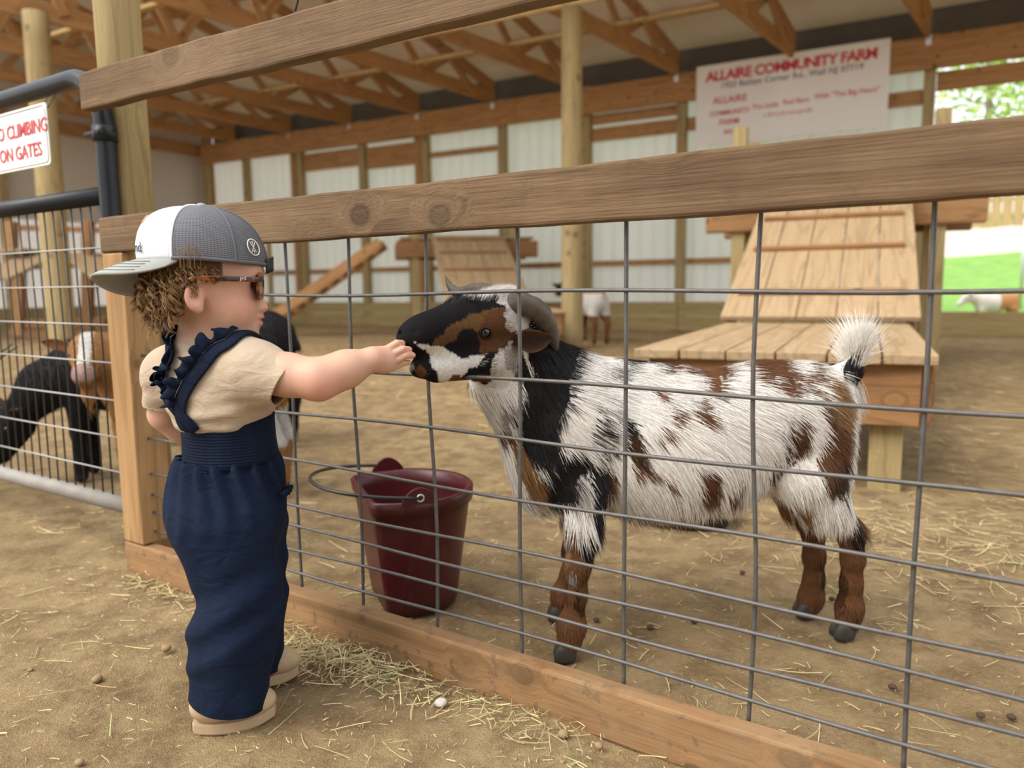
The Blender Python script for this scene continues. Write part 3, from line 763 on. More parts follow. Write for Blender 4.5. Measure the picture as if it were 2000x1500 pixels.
# ================================================================== BUCKET
M_BUCKET, nt, b = newmat('maroon_rubber')
tc = N(nt, 'ShaderNodeTexCoord').outputs['Object']
f1 = noise(nt, mapping(nt, tc, (14, 14, 3)), 1.0, 5, 0.7); f2 = noise(nt, tc, 9.0, 4)
c = mix(nt, ramp(nt, f1, [(0.55, 0.0), (0.75, 0.6)]), (0.072, 0.007, 0.010), (0.17, 0.055, 0.05))
c = mix(nt, ramp(nt, f2, [(0.4, 0.0), (0.8, 0.45)]), c, (0.04, 0.005, 0.007))
nt.links.new(c, b.inputs['Base Color']); b.inputs['Roughness'].default_value = 0.38
M_BAIL = plain('steel_bail', (0.06, 0.058, 0.056), 0.4, 0.6)
def bucket():
    base = np.array([-0.265, 1.795, 0.0]); H = 0.285
    r0, r1 = 0.128, 0.163
    fdir = np.array([-0.93, -0.36, 0]); fdir /= np.linalg.norm(fdir)
    th0 = math.atan2(fdir[1], fdir[0])
    bk = empty('bucket', base, 'maroon rubber flat-back bucket with wire bail behind the fence', 'bucket')
    n = 72
    ths = np.concatenate([np.linspace(th0-math.pi, th0+math.pi, n, endpoint=False)])
    def ring(R, z, fd):
        out = []
        for t in ths:
            d = t-th0; c = math.cos(d); r = R
            if c > 0.05:
                rf = fd/c
                r = -math.log(math.exp(-60*R)+math.exp(-60*rf))/60 if False else min(R, rf)
            out.append(base+np.array([math.cos(t)*r, math.sin(t)*r, z]))
        return out
    prof = []   # (R, z, flat)
    for f in np.linspace(0, 1, 8): prof.append((r0+(r1-r0)*f-0.004, 0.004+H*0.86*f, 0.066+0.030*f))
    prof = [(0.02, 0.004, 0.02), (r0-0.012, 0.002, 0.056)]+prof
    prof += [(r1+0.004, H*0.885, 0.100), (r1+0.006, H*0.985, 0.104), (r1+0.001, H, 0.100), (r1-0.010, H*0.985, 0.090)]
    for f in np.linspace(1, 0, 7): prof.append((r0-0.010+(r1-r0)*f, 0.012+H*0.84*f, 0.060+0.030*f))
    prof.append((0.02, 0.012, 0.02))
    V = []; F = []
    for (R, z, fd) in prof: V += ring(R, z, fd)
    m = len(prof)
    for i in range(m-1):
        for j in range(n): k = (j+1) % n; F.append((i*n+j, i*n+k, (i+1)*n+k, (i+1)*n+j))
    F.append(tuple(range(n))[::-1]); F.append(tuple((m-1)*n+j for j in range(n)))
    o = meshobj('body', V, F, M_BUCKET, bk, True)
    # ears
    perp = np.array([-fdir[1], fdir[0], 0])
    ears = []
    for sgn in (1, -1):
        c = base+perp*sgn*(r1+0.001)+ZZ*(H-0.005)-fdir*0.0
        ev = []; tang = fdir
        for a in np.linspace(0, math.pi, 12): ev.append(c+tang*0.042*math.cos(a)*(1-0.25*math.sin(a))+ZZ*0.036*math.sin(a))
        V = [p+perp*sgn*0.005 for p in ev]+[p-perp*sgn*0.005 for p in ev]; k = len(ev)
        F = [tuple(range(k)), tuple(range(2*k-1, k-1, -1))]+[(i, k+i, k+i+1, i+1) for i in range(k-1)]+[(k-1, 2*k-1, k, 0)]
        meshobj('ear', V, F, M_BUCKET, bk)
        pc = c+ZZ*0.014; ears.append(pc)
        tube('grommet', [pc+perp*sgn*0.007+(tang*math.cos(a)+ZZ*math.sin(a))*0.0075 for a in np.linspace(0, 2*math.pi, 12, endpoint=False)], 0.0025, M_BRACKET, bk, 6, closed=True)
    R_ = np.linalg.norm(ears[0]-ears[1])/2; mid = (ears[0]+ears[1])/2
    out = fdir*math.cos(math.radians(6))+ZZ*math.sin(math.radians(6))
    pts = [mid+perp*R_*1.04*math.cos(a)+out*0.215*math.sin(a)**0.8 for a in np.linspace(0.001, math.pi-0.001, 44)]
    tube('bail', pts, 0.0042, M_BAIL, bk, 8)
bucket()
pn = gz(1358, 1018); 
V, F = tube_geo([pn+ZZ*0.003, pn+ZZ*0.03, pn+ZZ*0.07, pn+ZZ*0.075, pn+ZZ*0.07, pn+ZZ*0.03], [0.105, 0.115, 0.13, 0.125, 0.12, 0.105], 36)
tag(meshobj('feed_pan', V, F, plain('black_rubber', (0.02, 0.02, 0.021), 0.6), None, True), 'shallow black rubber feed pan behind the spotted goat', 'feed pan')
# ================================================================== GOATS
BLK = np.array([0.010, 0.009, 0.010]); WHT = np.array([0.80, 0.765, 0.71]); BRN = np.array([0.135, 0.058, 0.024]); TAN = np.array([0.26, 0.135, 0.052]); GRY = np.array([0.28, 0.26, 0.24])
M_COAT = attrmat('goat_skin_coat', rough=0.85, spec=0.1, nscale=160, namt=0.35)
M_FUR = attrmat('goat_hair', rough=0.55, spec=0.22)
M_HORN, nt, b = newmat('ridged_horn')
tc = N(nt, 'ShaderNodeTexCoord').outputs['Object']
f = noise(nt, tc, 90.0, 5, 0.7); f2 = noise(nt, tc, 22.0, 3)
c = mix(nt, f, (0.040, 0.031, 0.023), (0.135, 0.105, 0.075)); c = mix(nt, ramp(nt, f2, [(0.4, 0), (0.7, 0.6)]), c, (0.05, 0.04, 0.032))
nt.links.new(c, b.inputs['Base Color']); b.inputs['Roughness'].default_value = 0.5; bump(nt, b, f, 0.5, 0.002)
M_HOOF = plain('dark_hoof', (0.035, 0.030, 0.027), 0.6, 0, 60, 0.4)
M_EYE = plain('glossy_dark_eye', (0.006, 0.004, 0.003), 0.05, spec=0.8)
M_LID = plain('goat_eyelid', (0.014, 0.009, 0.007), 0.6, spec=0.2)
M_EARIN = attrmat('goat_ear_skin', rough=0.7, spec=0.15, nscale=120, namt=0.3)
CHEST_Y = 1.585
def A(px, py, Y=CHEST_Y): return at(px, py, Y)
def goat_field():
    g = Fld()
    # trunk
    g.ell(A(1125, 845), (0.125, 0.098, 0.140), 0.06, x=(1, 0, -0.15))
    g.ell(A(1290, 868, 1.60), (0.215, 0.122, 0.148), 0.08, x=(1, 0, 0.02))
    g.ell(A(1330, 905, 1.60), (0.19, 0.115, 0.118), 0.06)
    g.ell(A(1490, 815, 1.615), (0.15, 0.105, 0.122), 0.08)
    g.ell(A(1585, 800, 1.622), (0.085, 0.085, 0.095), 0.06)
    g.cone(A(1150, 730), A(1330, 745, 1.60), 0.035, 0.03, 0.05)
    # neck
    g.chain([A(1135, 815), A(1085, 762, 1.575), A(1015, 675, 1.525)], [0.108, 0.084, 0.056], 0.04)
    g.cone(A(1050, 830, 1.575), A(960, 745, 1.51), 0.085, 0.045, 0.05)
    g.ell(A(1045, 905, 1.58), (0.055, 0.07, 0.10), 0.05)
    # shoulders
    for s in (-1, 1):
        yy = CHEST_Y+s*0.072
        g.ell(at(1120, 880, yy), (0.07, 0.042, 0.12), 0.04, x=(1, 0, -0.2))
    # near front leg
    g.chain([at(1142, 950, 1.51), at(1140, 1025, 1.492), at(1131, 1098, 1.487), at(1127, 1160, 1.486), at(1117, 1222, 1.483), at(1113, 1250, 1.478)], [0.052, 0.034, 0.0225, 0.0175, 0.0255, 0.026], 0.02)
    g.ell(at(1128, 1112, 1.478), (0.020, 0.022, 0.028), 0.015)
    # far front leg
    g.chain([at(1135, 950, 1.665), at(1128, 1010, 1.672), at(1120, 1075, 1.675), at(1112, 1120, 1.676), at(1100, 1158, 1.672), at(1098, 1172, 1.668)], [0.050, 0.033, 0.022, 0.017, 0.023, 0.024], 0.02)
    # hind near
    g.ell(at(1588, 880, 1.565), (0.082, 0.050, 0.125), 0.04, x=(1, 0, 0.25))
    g.chain([at(1575, 930, 1.562), at(1610, 985, 1.562), at(1662, 1040, 1.567), at(1666, 1090, 1.567), at(1663, 1135, 1.567), at(1660, 1185, 1.566), at(1656, 1212, 1.562)], [0.066, 0.046, 0.026, 0.021, 0.0195, 0.025, 0.0255], 0.022)
    # hind far
    g.ell(at(1560, 880, 1.675), (0.075, 0.048, 0.115), 0.04)
    g.chain([at(1545, 930, 1.672), at(1562, 980, 1.672), at(1588, 1030, 1.674), at(1590, 1085, 1.674), at(1590, 1130, 1.673), at(1584, 1165, 1.672), at(1580, 1182, 1.668)], [0.062, 0.043, 0.026, 0.021, 0.0195, 0.024, 0.0245], 0.022)
    # tail
    g.chain([A(1625, 760, 1.622), A(1655, 730, 1.62), A(1676, 695, 1.62)], [0.030, 0.020, 0.012], 0.03)
    # head
    hx = at(830, 655, 1.365)-at(985, 628, 1.495)
    g.ell(at(980, 622, 1.495), (0.064, 0.050, 0.060), 0.03, x=hx)
    g.cone(at(945, 632, 1.462), at(838, 656, 1.370), 0.051, 0.034, 0.03)
    g.cone(at(905, 612, 1.43), at(825, 640, 1.358), 0.030, 0.022, 0.025)
    g.ell(at(806, 660, 1.345), (0.028, 0.030, 0.029), 0.02, x=hx)
    g.cone(at(965, 692, 1.482), at(852, 717, 1.380), 0.045, 0.029, 0.02)
    g.ell(at(828, 718, 1.356), (0.027, 0.024, 0.020), 0.015, x=hx)
    lat = np.cross(hx/np.linalg.norm(hx), ZZ); lat /= np.linalg.norm(lat)
    near = lat if lat[1] < 0 else -lat
    g.ell(at(955, 632, 1.452)+near*0.025, (0.030, 0.014, 0.016), 0.018, x=hx)            # brow
    g.ell(at(955, 632, 1.452)-near*0.045, (0.030, 0.014, 0.016), 0.018, x=hx)
    g.ell(at(945, 690, 1.45)+near*0.018, (0.038, 0.018, 0.030), 0.02, x=hx)              # cheek
    g.ell(at(797, 645, 1.322)+near*0.012, (0.013, 0.008, 0.0055), 0.006, x=hx+ZZ*0.05, sub=True)   # nostrils
    g.ell(at(791, 652, 1.322)-near*0.016, (0.009, 0.006, 0.005), 0.006, x=hx+ZZ*0.05, sub=True)
    for k in range(6):   # mouth line
        f_ = k/5; g.ell(at(798+52*f_, 692+2*f_+6*f_*f_, 1.335+0.040*f_)+near*(0.020+0.006*f_), (0.012, 0.010, 0.0032), 0.006, x=hx, sub=True)
    return g, near, hx
GF, NEAR, HX = goat_field()
def coat_color(P, jitter=0.0):
    """coat pattern in side elevation (X, Z); the same on both flanks"""
    n = len(P)
    wob = np.stack([fbm(P*np.array([22, 8, 22])+3, 3)-0.44, fbm(P*np.array([22, 8, 22])+31, 3)-0.44], 1)
    fine = np.stack([fbm(P*90+5, 2)-0.37, fbm(P*60+47, 2)-0.37], 1)
    X = P[:, 0]; Z = P[:, 2]
    U = np.stack([X, Z], 1)+wob*0.040+fine*np.array([0.012, 0.035])+np.random.randn(n, 2)*jitter
    col = np.tile(WHT, (n, 1))*(0.94+0.12*np.random.rand(n, 1))
    def E(px, py, rx, ry, color, ang=0.0, Y=1.49, soft=0.0):
        c = at(px, py, Y); s = Y/1500.0; a = math.radians(ang)
        dx = U[:, 0]-c[0]; dz = U[:, 1]-c[2]
        u = (dx*math.cos(a)+dz*math.sin(a))/(rx*s); v = (-dx*math.sin(a)+dz*math.cos(a))/(ry*s)
        m = u*u+v*v < 1; col[m] = color
    def PG(pts, color, Y=1.49):
        q = np.array([[at(a, b_, Y)[0], at(a, b_, Y)[2]] for a, b_ in pts]); ins = np.zeros(n, bool); j = len(q)-1
        for i in range(len(q)):
            c1 = (q[i, 1] > U[:, 1]) != (q[j, 1] > U[:, 1])
            xx = (q[j, 0]-q[i, 0])*(U[:, 1]-q[i, 1])/(q[j, 1]-q[i, 1]+1e-12)+q[i, 0]
            ins ^= c1 & (U[:, 0] < xx); j = i
        col[ins] = color
    DB = BRN*0.35
    # ---- trunk
    PG([(1180, 690), (1260, 700), (1300, 706), (1380, 690), (1480, 668), (1480, 684), (1400, 700), (1330, 712), (1240, 722)], BLK*2)
    E(1395, 718, 62, 26, BRN, -8); E(1405, 748, 24, 34, BRN); E(1330, 722, 30, 10, BRN)
    E(1525, 712, 50, 24, BRN, 12); E(1552, 745, 24, 32, BRN); E(1505, 730, 18, 20, BRN); E(1610, 742, 34, 14, BRN, 35)
    for (x_, y_, a_, b_) in ((1290, 778, 12, 13), (1313, 810, 14, 18), (1287, 842, 12, 16), (1378, 820, 22, 16), (1265, 908, 13, 18), (1304, 934, 9, 15), (1428, 964, 18, 10), (1447, 948, 9, 11), (1370, 925, 24, 22), (1375, 955, 24, 22), (1372, 800, 8, 10), (1535, 845, 12, 16)):
        E(x_, y_, a_, b_, BRN if b_ != 22 else BRN*0.8)
    E(1228, 838, 16, 44, BLK, 18); E(1240, 875, 18, 34, DB, 0); E(1238, 905, 10, 18, BRN)
    E(1160, 822, 12, 26, BLK, -10); E(1178, 872, 9, 32, BLK); E(1150, 850, 8, 30, GRY*0.4); E(1175, 790, 30, 5, GRY); E(1215, 735, 34, 6, GRY, 10)
    E(1566, 868, 18, 52, DB+BRN*0.2, -6); E(1534, 892, 8, 44, DB); E(1522, 925, 10, 26, DB); E(1536, 835, 8, 12, BRN)
    E(1640, 880, 34, 110, BRN*0.9, 4); E(1652, 790, 26, 50, TAN*0.9); E(1612, 790, 10, 20, BRN); E(1648, 950, 24, 50, DB)
    # ---- neck and shoulder
    PG([(1030, 600), (1060, 600), (1120, 640), (1150, 670), (1140, 700), (1122, 740), (1108, 790), (1090, 830), (1080, 880), (1055, 900), (1010, 880), (1000, 800), (1020, 740), (1035, 720), (1030, 690)], BLK)
    PG([(1075, 870), (1130, 880), (1148, 905), (1130, 950), (1112, 965), (1070, 970), (1052, 985), (1040, 950)], BLK)
    E(1168, 940, 22, 48, BLK, 8); E(1122, 905, 14, 40, BLK); E(1195, 945, 7, 40, BRN*0.6); E(1104, 968, 34, 20, BLK)
    E(1120, 985, 40, 10, WHT); E(1130, 960, 14, 30, GRY*1.6)
    PG([(1000, 850), (1030, 890), (1055, 940), (1060, 975), (1028, 975), (1010, 930), (995, 880)], TAN*0.85)
    E(955, 800, 50, 55, WHT*0.93, -40); E(985, 800, 12, 40, GRY, -30); E(985, 850, 16, 22, BRN*0.8)
    # ---- legs
    lg = Z < at(1130, 1008, 1.5)[2]; hindleg = X > at(1500, 1000, 1.6)[0]
    col[lg & ~hindleg] = BRN*0.95
    E(1150, 1030, 34, 62, BLK, 0); E(1112, 1050, 9, 44, TAN); E(1128, 1004, 22, 34, WHT*0.9); E(1132, 1175, 9, 34, DB, -8); E(1121, 1115, 11, 16, np.array([0.33, 0.30, 0.28])); E(1108, 1140, 6, 20, DB)
    E(1118, 1225, 40, 22, BRN*1.1)
    lh = Z < at(1600, 1012, 1.58)[2]; col[lh & hindleg] = BRN*0.95
    E(1600, 985, 52, 40, WHT, -20, 1.57); E(1540, 985, 18, 34, TAN, 20, 1.6)
    E(1672, 1030, 26, 34, BLK, 0, 1.57); E(1680, 985, 16, 40, BRN, 0, 1.57); E(1640, 1150, 8, 40, DB, 0, 1.57); E(1650, 1215, 12, 14, DB, 0, 1.57)
    # ---- tail
    tl = (X > at(1642, 700, 1.6)[0]) & (Z > at(1650, 760, 1.6)[2]); col[tl] = BLK
    tw = tl & (Z+0.25*(X-at(1655, 735, 1.62)[0]) > at(1660, 722, 1.62)[2]); col[tw] = WHT*1.05
    # ---- head
    hd_ = X+0.35*(Z-0.66) < at(1008, 650, 1.47)[0]
    hd_ &= (Z > at(900, 752, 1.42)[2]+0.0) & ((P[:, 1] < 1.56))
    col[hd_] = BLK
    def EH(px, py, rx, ry, color, ang=0.0): E(px, py, rx, ry, color, ang, 1.41)
    m0 = col.copy()
    U[:] = np.stack([X, Z], 1)+wob*0.012+fine*0.008+np.random.randn(n, 2)*jitter*0.5
    EH(935, 628, 66, 17, TAN*0.52, 17); EH(880, 655, 36, 12, TAN*0.42, 30); EH(975, 640, 34, 36, BRN*0.72); EH(962, 672, 24, 22, BRN*0.8)
    EH(917, 667, 24, 28, BLK); EH(950, 650, 14, 13, BRN*0.6)
    PG([(820, 662), (842, 668), (868, 676), (890, 690), (915, 705), (918, 722), (905, 742), (884, 752), (864, 748), (858, 722), (846, 696), (836, 678)], WHT*0.93, 1.40)
    EH(930, 705, 24, 13, WHT*0.85, 12); EH(893, 742, 14, 12, BRN); EH(955, 722, 22, 40, BLK, -25); EH(938, 742, 16, 12, BRN*0.8)
    EH(982, 725, 26, 46, WHT*0.86, -12); EH(1000, 700, 16, 30, GRY*1.2, 0)
    EH(938, 574, 46, 17, WHT); EH(985, 586, 20, 12, WHT*0.8); EH(905, 594, 40, 8, BLK)
    EH(1000, 622, 13, 26, GRY*1.8); EH(832, 716, 10, 11, BRN*0.9); EH(812, 708, 9, 6, GRY)
    return np.clip(col, 0, 1)
def nrm_rows(a): return a/(np.linalg.norm(a, axis=1)[:, None]+1e-12)
def build_goat():
    root = empty('goat', A(1380, 1100), 'white, black and brown spotted goat poking its muzzle through the fence wire', 'goat')
    V, F = sdf_mesh(GF, (-0.27, 1.25, -0.03), (0.86, 1.80, 0.86), 0.0045, disp=lambda P: 0.004*(fbm(P*18, 2)-0.37))
    V = relax(V, F, 1, 0.4)
    V[:, 2] = np.maximum(V[:, 2], 0.004)
    Nn = vnormals(V, F); C = coat_color(V)
    meshobj('body', V, F, M_COAT, root, True, cols=C)
    # ---- hair
    q = V[F]; ar = np.linalg.norm(np.cross(q[:, 2]-q[:, 0], q[:, 3]-q[:, 1]), axis=1); fc = q.mean(1)
    X = fc[:, 0]; Z = fc[:, 2]
    px = 1000+FPX*((fc-CC)@CR)/((fc-CC)@CF); py = 750-FPX*((fc-CC)@CU)/((fc-CC)@CF)
    head = GF_head(fc); leg = Z < 0.235
    tl_f = (X > at(1640, 700, 1.6)[0]) & (Z > at(1650, 765, 1.6)[2])
    nose = np.linalg.norm(fc-at(800, 672, 1.345), axis=1) < 0.047
    dens = ar*np.where(head, 2.3, np.where(leg, 1.7, 1.0)); dens[nose] *= 0.5; dens[tl_f] *= 5.0; dens[np.linalg.norm(fc-at(790, 668, 1.335), axis=1) < 0.030] = 0; dens[Z < 0.03] = 0
    cum = np.cumsum(dens)/dens.sum(); n = 118000
    rs = np.random.RandomState(11); fi = np.searchsorted(cum, rs.rand(n)); fi = np.clip(fi, 0, len(F)-1)
    a = rs.rand(n, 1); b_ = rs.rand(n, 1); qq = q[fi]
    roots = (qq[:, 0]*(1-a)+qq[:, 1]*a)*(1-b_)+(qq[:, 3]*(1-a)+qq[:, 2]*a)*b_
    nn = Nn[F[fi]].mean(1); nn /= np.linalg.norm(nn, axis=1)[:, None]
    hz = head[fi]; lz = leg[fi]; Zr = roots[:, 2]; Xr = roots[:, 0]
    flow = np.zeros((n, 3)); up = np.clip((Zr-0.32)/0.25, 0, 1)
    flow[:, 0] = 0.25+0.75*up; flow[:, 2] = -1.0+0.75*up
    nk = (Xr < 0.10) & ~hz; flow[nk, 0] = 0.45; flow[nk, 2] = -0.9
    flow[hz] = -HX/np.linalg.norm(HX)+np.array([0, 0, -0.05]); flow[lz] = (0.0, 0, -1)
    tl = (Xr > at(1640, 700, 1.6)[0]) & (Zr > at(1650, 765, 1.6)[2]); flow[tl] = (0.25, -0.02, 0.9)
    crown = hz & (Zr > at(930, 592, 1.46)[2]); flow[crown] = (0.35, 0.1, 0.75)
    flow += (np.stack([fbm(roots*26+k*11, 2) for k in (1, 2, 3)], 1)-0.37)*np.where(tl, 0.9, np.where(hz, 0.7, 1.1))[:, None]
    flow -= nn*np.sum(flow*nn, 1)[:, None]; flow /= np.linalg.norm(flow, axis=1)[:, None]+1e-9
    lift = np.where(hz, 0.16, np.where(lz, 0.2, 0.24)); lift[tl] = 0.30; lift[crown] = 0.6
    d = flow+nn*lift[:, None]; d /= np.linalg.norm(d, axis=1)[:, None]
    ln = np.where(hz, 0.017, np.where(lz, 0.021, 0.040))*(0.6+0.7*rs.rand(n))
    belly = ~hz & ~lz & (Zr < 0.34); ln[belly] *= 1.25; ln[tl] = np.where(Zr[tl] > at(1660, 725, 1.62)[2], 0.085, 0.03)*(0.5+0.6*rs.rand(tl.sum())); ln[crown] = 0.024*(0.6+0.7*rs.rand(crown.sum()))
    face = hz & (np.linalg.norm(roots-at(830, 670, 1.365), axis=1) < 0.075); ln[face] *= 0.55
    col = coat_color(roots, 0.003)*(0.80+0.42*rs.rand(n))[:, None]
    nt_ = 2600; tt = rs.rand(nt_); ta, tb_ = at(1652, 735, 1.62), at(1680, 690, 1.62)
    tr_ = ta+(tb_-ta)*tt[:, None]+rs.randn(nt_, 3)*0.006; an = rs.randn(nt_)*0.34+0.16; bn = rs.randn(nt_)*0.30
    td = nrm_rows(np.stack([np.sin(an), bn, np.cos(an)*0.95], 1)); tnn = np.tile(np.array([0.0, -1.0, 0.1]), (nt_, 1))
    tlen = (0.05+0.045*rs.rand(nt_))*(0.75+0.5*tt); tcol = np.tile(WHT*1.05, (nt_, 1)); tcol[tt < 0.22] = BLK; tlen[tt < 0.22] *= 0.45
    low_ = rs.rand(nt_) < 0.16; tr_[low_] = at(1662, 765, 1.62)+rs.randn(low_.sum(), 3)*0.010; td[low_] = nrm_rows(np.stack([0.35+0.15*rs.randn(low_.sum()), 0.2*rs.randn(low_.sum()), -0.9*np.ones(low_.sum())], 1)); tcol[low_] = WHT*0.85; tlen[low_] = 0.05
    roots = np.vstack([roots, tr_]); d = np.vstack([d, td]); nn = np.vstack([nn, tnn]); ln = np.concatenate([ln, tlen]); col = np.vstack([col, tcol*(0.85+0.3*rs.rand(nt_))[:, None]]); hz = np.concatenate([hz, np.zeros(nt_, bool)])
    np.random.seed(5)
    strands('coat_hair', roots-nn*0.001, d, nn, ln, np.where(hz, 0.0009, 0.0013), np.clip(col, 0, 1), M_FUR, root, curl=0.07, droop=0.06)
    # ---- horns
    def horn(pts, rads):
        P = smoothpath(pts, 46); r = np.interp(np.linspace(0, 1, 46), np.linspace(0, 1, len(rads)), rads)
        r = r*(1+0.035*np.sin(np.linspace(0, 60, 46))); tube('horn', P, r, M_HORN, root, 14)
    horn([at(985, 604, 1.475), at(1015, 594, 1.465), at(1052, 608, 1.47), at(1074, 640, 1.485), at(1083, 672, 1.50), at(1087, 692, 1.51)], [0.024, 0.0235, 0.0205, 0.0165, 0.0095, 0.002])
    horn([at(968, 598, 1.535), at(958, 577, 1.555), at(930, 568, 1.60), at(897, 572, 1.63), at(880, 560, 1.65), at(869, 538, 1.66)], [0.022, 0.021, 0.017, 0.012, 0.008, 0.0015])
    # ---- ears
    def ear(name, base, tip, upv, w, cup):
        ax = tip-base; L = np.linalg.norm(ax); ax = ax/L; upv = upv-ax*(upv@ax); upv /= np.linalg.norm(upv); out = np.cross(ax, upv)
        if out[1] > 0: out = -out
        m, k = 18, 11; Vf = []; Vb = []; Cc = []
        for i in range(m):
            t = i/(m-1); hw = w*(math.sin(math.pi*min(1, t**0.75*0.97+0.03))**0.65)*(1 if t < 0.999 else 0.05)*(0.55+0.45*min(1, t*3))
            for j in range(k):
                u = j/(k-1)*2-1
                p = base+ax*L*t+upv*hw*u+out*(cup*hw*(u*u)-0.004)*(1.2-t*0.6)-upv*0.006*math.sin(t*2.6)
                Vf.append(p); Cc.append(TAN*0.42 if abs(u) > 0.86 else BRN*(0.18+0.35*abs(u)**2))
        Vf = np.array(Vf); Vb = Vf-out*0.0028
        F = []; n_ = len(Vf)
        for i in range(m-1):
            for j in range(k-1):
                a0 = i*k+j; F.append((a0, a0+1, a0+k+1, a0+k)); F.append((n_+a0, n_+a0+k, n_+a0+k+1, n_+a0+1))
        for i in range(m-1):
            for j in (0, k-1):
                a0 = i*k+j; F.append((a0, a0+k, n_+a0+k, n_+a0) if j == 0 else (a0, n_+a0, n_+a0+k, a0+k))
        Cc = np.array(Cc); meshobj(name, np.vstack([Vf, Vb]), F, M_EARIN, root, True, cols=np.vstack([Cc, np.tile(BRN*0.7, (n_, 1))]))
    ear('ear', at(999, 668, 1.445), at(1078, 655, 1.475), at(1040, 640, 1.46)-at(1044, 690, 1.445), 0.0235, 0.55)
    ear('ear', at(972, 640, 1.545), at(925, 640, 1.62), ZZ, 0.022, 0.5)
    # ---- eyes
    pe = GF.cast(948, 650); ne = GF.grad(pe)[0]
    for c, nv in ((pe, ne), (pe-NEAR*2*((pe-at(960, 650, 1.47))@NEAR), ne-2*NEAR*(ne@NEAR))):
        ctr = c-nv*0.0045
        bm = bmesh.new(); bmesh.ops.create_uvsphere(bm, u_segments=18, v_segments=12, radius=0.0105)
        Ve = np.array([v.co[:] for v in bm.verts])*np.array([1, 1, 1])+ctr; Fe = [tuple(v.index for v in f_.verts) for f_ in bm.faces]; bm.free()
        meshobj('eye', Ve, Fe, M_EYE, root, True)
        t1 = np.cross(nv, ZZ); t1 /= np.linalg.norm(t1); t2 = np.cross(t1, nv); t1 = t1*0.9-t2*0.25*np.sign(t1[0]+1e-6)
        tube('eyelid', [c+nv*0.0015+t1*0.0125*math.cos(a_)+t2*0.0098*math.sin(a_) for a_ in np.linspace(0, 2*math.pi, 20, endpoint=False)], 0.0019, M_LID, root, 6, closed=True)
    # ---- hooves
    for (c, hx_) in ((at(1112, 1262, 1.478), -0.012), (at(1097, 1176, 1.668), -0.012), (at(1654, 1222, 1.56), -0.012), (at(1579, 1188, 1.666), -0.012)):
        for s in (-1, 1):
            c0 = np.array([c[0]-0.004, c[1]+s*0.0125, 0.0])
            bm = bmesh.new(); bmesh.ops.create_icosphere(bm, subdivisions=3, radius=1.0)
            Vh = np.array([v.co[:] for v in bm.verts]); Fh = [tuple(v.index for v in f_.verts) for f_ in bm.faces]; bm.free()
            Vh[:, 0] -= 0.35*(1-np.clip(Vh[:, 2], -1, 1))*0.6
            Vh = Vh*np.array([0.023, 0.0125, 0.03]); Vh[:, 2] = np.clip(Vh[:, 2]+0.012, 0.0, 0.035); Vh += c0
            meshobj('hoof', Vh, Fh, M_HOOF, root, True)
    for c in (at(1681, 1172, 1.575), at(1607, 1160, 1.682), at(1136, 1207, 1.492)):
        bm = bmesh.new(); bmesh.ops.create_icosphere(bm, subdivisions=2, radius=0.009)
        Vh = np.array([v.co[:] for v in bm.verts])*np.array([0.8, 0.8, 1.2])+c; Fh = [tuple(v.index for v in f_.verts) for f_ in bm.faces]; bm.free()
        meshobj('dewclaw', Vh, Fh, M_HOOF, root, True)
def GF_head(P):
    a0 = at(985, 640, 1.50); ax = HX/np.linalg.norm(HX); t = (P-a0)@ax
    rad = np.linalg.norm(P-a0-np.outer(t, ax), axis=1)
    return (t > -0.05) & (rad < 0.11) & ((t > 0.02) | (P[:, 2] > 0.615))
build_goat()
# ================================================================== CHILD
def nrm3(v): v = np.asarray(v, float); return v/np.linalg.norm(v)
def sheet(name, G, th, mat, parent, smooth=True, cols=None, closed_u=False):
    """G: (m,k,3) grid of points -> thin two-sided cloth"""
    G = np.asarray(G, float); m, k = G.shape[:2]
    du = np.gradient(G, axis=0); dv = np.gradient(G, axis=1); n = np.cross(du, dv); n /= np.linalg.norm(n, axis=2)[..., None]+1e-12
    A_ = G.reshape(-1, 3); B_ = (G-n*th).reshape(-1, 3); o = m*k; F = []
    for i in range(m if closed_u else m-1):
        i2 = (i+1) % m
        for j in range(k-1):
            F.append((i*k+j, i2*k+j, i2*k+j+1, i*k+j+1)); F.append((o+i*k+j, o+i*k+j+1, o+i2*k+j+1, o+i2*k+j))
        F.append((i*k, o+i*k, o+i2*k, i2*k)); F.append((i*k+k-1, i2*k+k-1, o+i2*k+k-1, o+i*k+k-1))
    if not closed_u:
        for j in range(k-1): F.append((j, j+1, o+j+1, o+j)); F.append(((m-1)*k+j, o+(m-1)*k+j, o+(m-1)*k+j+1, (m-1)*k+j+1))
    c = None if cols is None else np.vstack([cols.reshape(-1, 3)]*2)
    return meshobj(name, np.vstack([A_, B_]), F, mat, parent, smooth, cols=c)
M_SKIN = attrmat('child_skin', rough=0.48, spec=0.35, nscale=60, namt=0.08, sub=0.12)
M_TEE, nt, b = newmat('oatmeal_cotton')
tc = N(nt, 'ShaderNodeTexCoord').outputs['Object']
f = noise(nt, tc, 520.0, 2); f2 = noise(nt, tc, 14.0, 3); f3 = noise(nt, mapping(nt, tc, (18, 18, 40)), 1.0, 3, 0.5, 0.8)
c = mix(nt, f, (0.43, 0.335, 0.24), (0.51, 0.41, 0.305)); nt.links.new(c, b.inputs['Base Color']); b.inputs['Roughness'].default_value = 0.9; b.inputs['Specular IOR Level'].default_value = 0.1
b.inputs['Sheen Weight'].default_value = 0.15
hh = N(nt, 'ShaderNodeMath', _operation='MULTIPLY_ADD', i1=8.0); nt.links.new(f3, hh.inputs[0]); nt.links.new(f, hh.inputs[2]); bump(nt, b, hh.outputs[0], 0.35, 0.0025)
